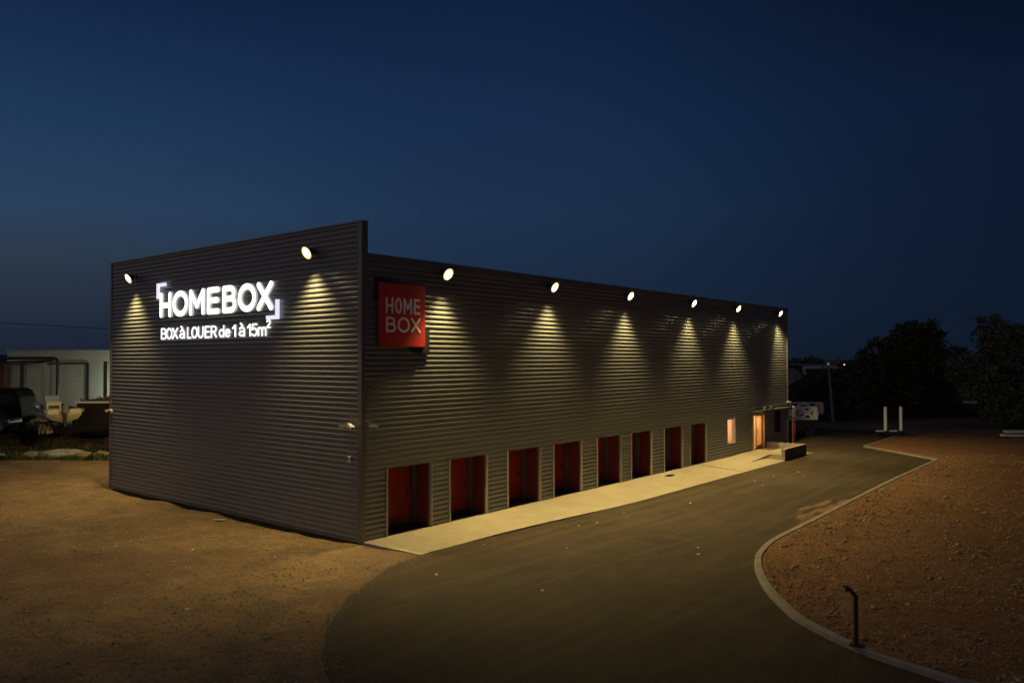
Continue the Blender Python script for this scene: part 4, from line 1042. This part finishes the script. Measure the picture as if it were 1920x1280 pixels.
car = vehicle('parked_car', 'dark blue car parked nose-right in front of the black van', 'car', (p.x, p.y, ZP-.12), RT+.1,
        [(-2.1, .3), (1.05, .3), (1.12, .55), (1.0, .78), (.25, .92), (-.35, 1.42), (-1.6, 1.45), (-2.1, .95)], 4.2, 1.7, M['blue'], (-1.3, .52), .31, [[(.1, .95), (-.38, 1.34), (-1.5, 1.36), (-1.8, .98)]])
q = MB(); q.box(.9, 1.09, -.80, -.60, .58, .72); q.build('headlight', M['alloy'], car)
q = MB(); q.box(.9, 1.09, .60, .80, .58, .72); q.build('headlight', M['alloy'], car)
q = MB(); q.box(.0, .18, -1.0, -.86, .95, 1.08); q.build('wing_mirror', M['alloy'], car)

# motor boat on a trailer; local +x is the bow
BP = atd(104, 788, 49.4)
bow = (fw*3.3-rt*3.4); rzb = math.atan2(bow.y, bow.x)
t = thing('motorboat', 'open white motorboat with console and outboard motor, stern towards the yard', 'boat', (BP.x, BP.y, ZP+.42), rzb)
secs = []; nS = 13; Lb = 4.9
for i in range(nS):
    s = i/(nS-1); bw = 1.02*(1-max(0, s-.35)**2.0*2.25)**.5 if s < 1 else .02
    bw = max(.03, bw); kz = .02+.75*max(0, s-.55)**2*2.6; gz = .78+.35*s**2
    secs.append((Lb*(s-.35), bw, kz, gz))
vs = []
for x, b, k, g_ in secs: vs += [(x, -b, g_), (x, -b*.93, g_-.30), (x, -b*.75, k+.25), (x, 0, k), (x, b*.75, k+.25), (x, b*.93, g_-.30), (x, b, g_)]
fs = [(i*7+j, i*7+j+1, (i+1)*7+j+1, (i+1)*7+j) for i in range(nS-1) for j in range(6)]+[(0, 1, 2, 3, 4, 5, 6)]
q = MB(); q.add(vs, fs, True); q.build('hull', M['boatwhite'], t)
for s in (-1, 1):
    q = MB(); q.tube([(x, s*b, g_) for x, b, k, g_ in secs], [.11]*(nS-1)+[.05], 8); q.build('gunwale', M['boatgrey'], t)
q = MB(); vs = []
for x, b, k, g_ in secs[:11]: vs += [(x, -b*.9, g_-.32), (x, b*.9, g_-.32)]
q.add(vs, [(2*i, 2*i+2, 2*i+3, 2*i+1) for i in range(10)]); q.build('deck', M['boatgrey'], t)
q = MB(); vs = []
for x, b, k, g_ in secs[9:]: vs += [(x, -b*.9, g_+.02), (x, b*.9, g_+.02)]
q.add(vs, [(2*i, 2*i+2, 2*i+3, 2*i+1) for i in range(3)]); q.build('bow_deck', M['boatwhite'], t)
q = MB(); q.box(.35, 1.0, -.42, .42, .5, 1.25); q.box(.25, .349, -.36, .36, .55, .80); cns = q.build('console', M['boatwhite'], t, bevel=.04)
q = MB(); q.box(.30, .348, -.30, .30, .85, 1.02); q.build('dashboard', M['black'], cns)
q = MB(); q.prism([(.75, 1.26), (.95, 1.26), (.78, 1.62), (.72, 1.62)], -.40, .40); q.build('windshield', M['shield'], cns)
q = MB(); q.box(-.65, -.1, -.5, .5, .5, .85); q.build('seat', M['boatwhite'], t, bevel=.06)
q = MB(); q.box(-1.72, -1.3, -.95, -.30, .55, .88); q.box(-1.72, -1.3, .30, .95, .55, .88); q.build('stern_locker', M['boatwhite'], t, bevel=.05)
q = MB(); q.box(-2.05, -1.73, -.17, .17, .62, 1.18); q.build('outboard_motor', M['boatgrey'], t, bevel=.07)
q = MB(); q.box(-1.98, -1.80, -.07, .07, -.15, .618); q.build('motor_leg', M['darkmetal'], t)
tr = thing('boat_trailer', 'dark two-wheel trailer under the white motorboat', 'trailer', (BP.x, BP.y, ZP), rzb)
q = MB(); q.box(-1.5, 3.0, -.45, -.38, .28, .36); q.box(-1.5, 3.0, .38, .45, .28, .36); q.box(-.4, -.3, -.95, .95, .24, .279); q.box(1.5, 1.6, -.379, .379, .28, .36); q.build('frame', M['darkmetal'], tr)
for y in (-1.05, 1.05):
    q = MB(); q.tube([(-.35, y-.1, .28), (-.35, y+.1, .28)], .28, 18); q.build('wheel', M['rubber'], tr)

# pallets beside the boat
pp = atd(86, 800, 48.6)
t = thing('pallet', 'wooden pallet at the bottom of the small stack by the boat', 'pallet', (pp.x, pp.y, ZP-.22), RT+.15, 'pallets by the boat')
q = MB()
for y in (-.5, -.25, 0, .25, .5): q.box(-.4, .4, y-.05, y+.05, .12, .145)
q.build('top_boards', M['palletwood'], t)
q = MB()
for x in (-.36, 0, .36): q.box(x-.04, x+.04, -.5, .5, .0, .119)
q.build('bearers', M['palletwood'], t); t.scale = (.62, .8, 1)
for k, lb in enumerate(('wooden pallet second from the ground in the stack by the boat', 'wooden pallet second from the top in the stack by the boat', 'wooden pallet on top of the small stack by the boat')):
    dup(t, (pp.x+.02*k, pp.y, ZP-.22+.148*(k+1)), RT+.15+.05*k, lb)

# skip full of debris right of the boat
p = atd(184, 800, 50.5)
t = thing('debris_skip', 'dark open skip heaped with garden debris between boat and building', 'skip', (p.x, p.y, ZP-.1), RT)
q = MB(); q.prism([(-.75, .0), (1.6, 0), (1.8, 1.75), (-.9, 1.75)], -.9, .9); q.build('bin', M['skip'], t)
q = MB(); q.box(-.95, 1.85, -.97, -.88, 1.68, 1.80); q.box(-.95, 1.85, .88, .97, 1.68, 1.80); q.build('rim', M['offwhite'], t)
q = MB(); rnd = random.Random(4)
for i in range(160):
    x = rnd.uniform(-.8, 1.7); y = rnd.uniform(-.8, .8); z = 1.76+.28*max(0, 1-abs(x-.5)/1.2)*rnd.random()
    d = Vector((rnd.gauss(0, 1), rnd.gauss(0, 1), rnd.gauss(0, .3))).normalized()*rnd.uniform(.15, .35)
    q.bar(Vector((x, y, z))-d, Vector((x, y, z))+d, rnd.uniform(.03, .12), .03)
q.build('debris', M['debris'], t)

# overhead cable
a = atd(-300, 587, 58); b = atd(0, 605, 55); c = atd(208, 617, 55); d = atd(600, 634, 54)
q = MB(); q.tube([a, b, c, d], .022, 6); o = q.build('power_cable', M['black']); tag(o, 'thin black overhead cable crossing the sky left of the building', 'cable')
pa = Vector((a.x, a.y, 0)); t = thing('utility_pole', 'pole outside the left edge that holds the overhead cable', 'pole', tuple(pa))
q = MB(); q.tube([(0, 0, 0), (0, 0, a.z+.3)], [.14, .1], 10); q.build('pole', M['polewood'], t)
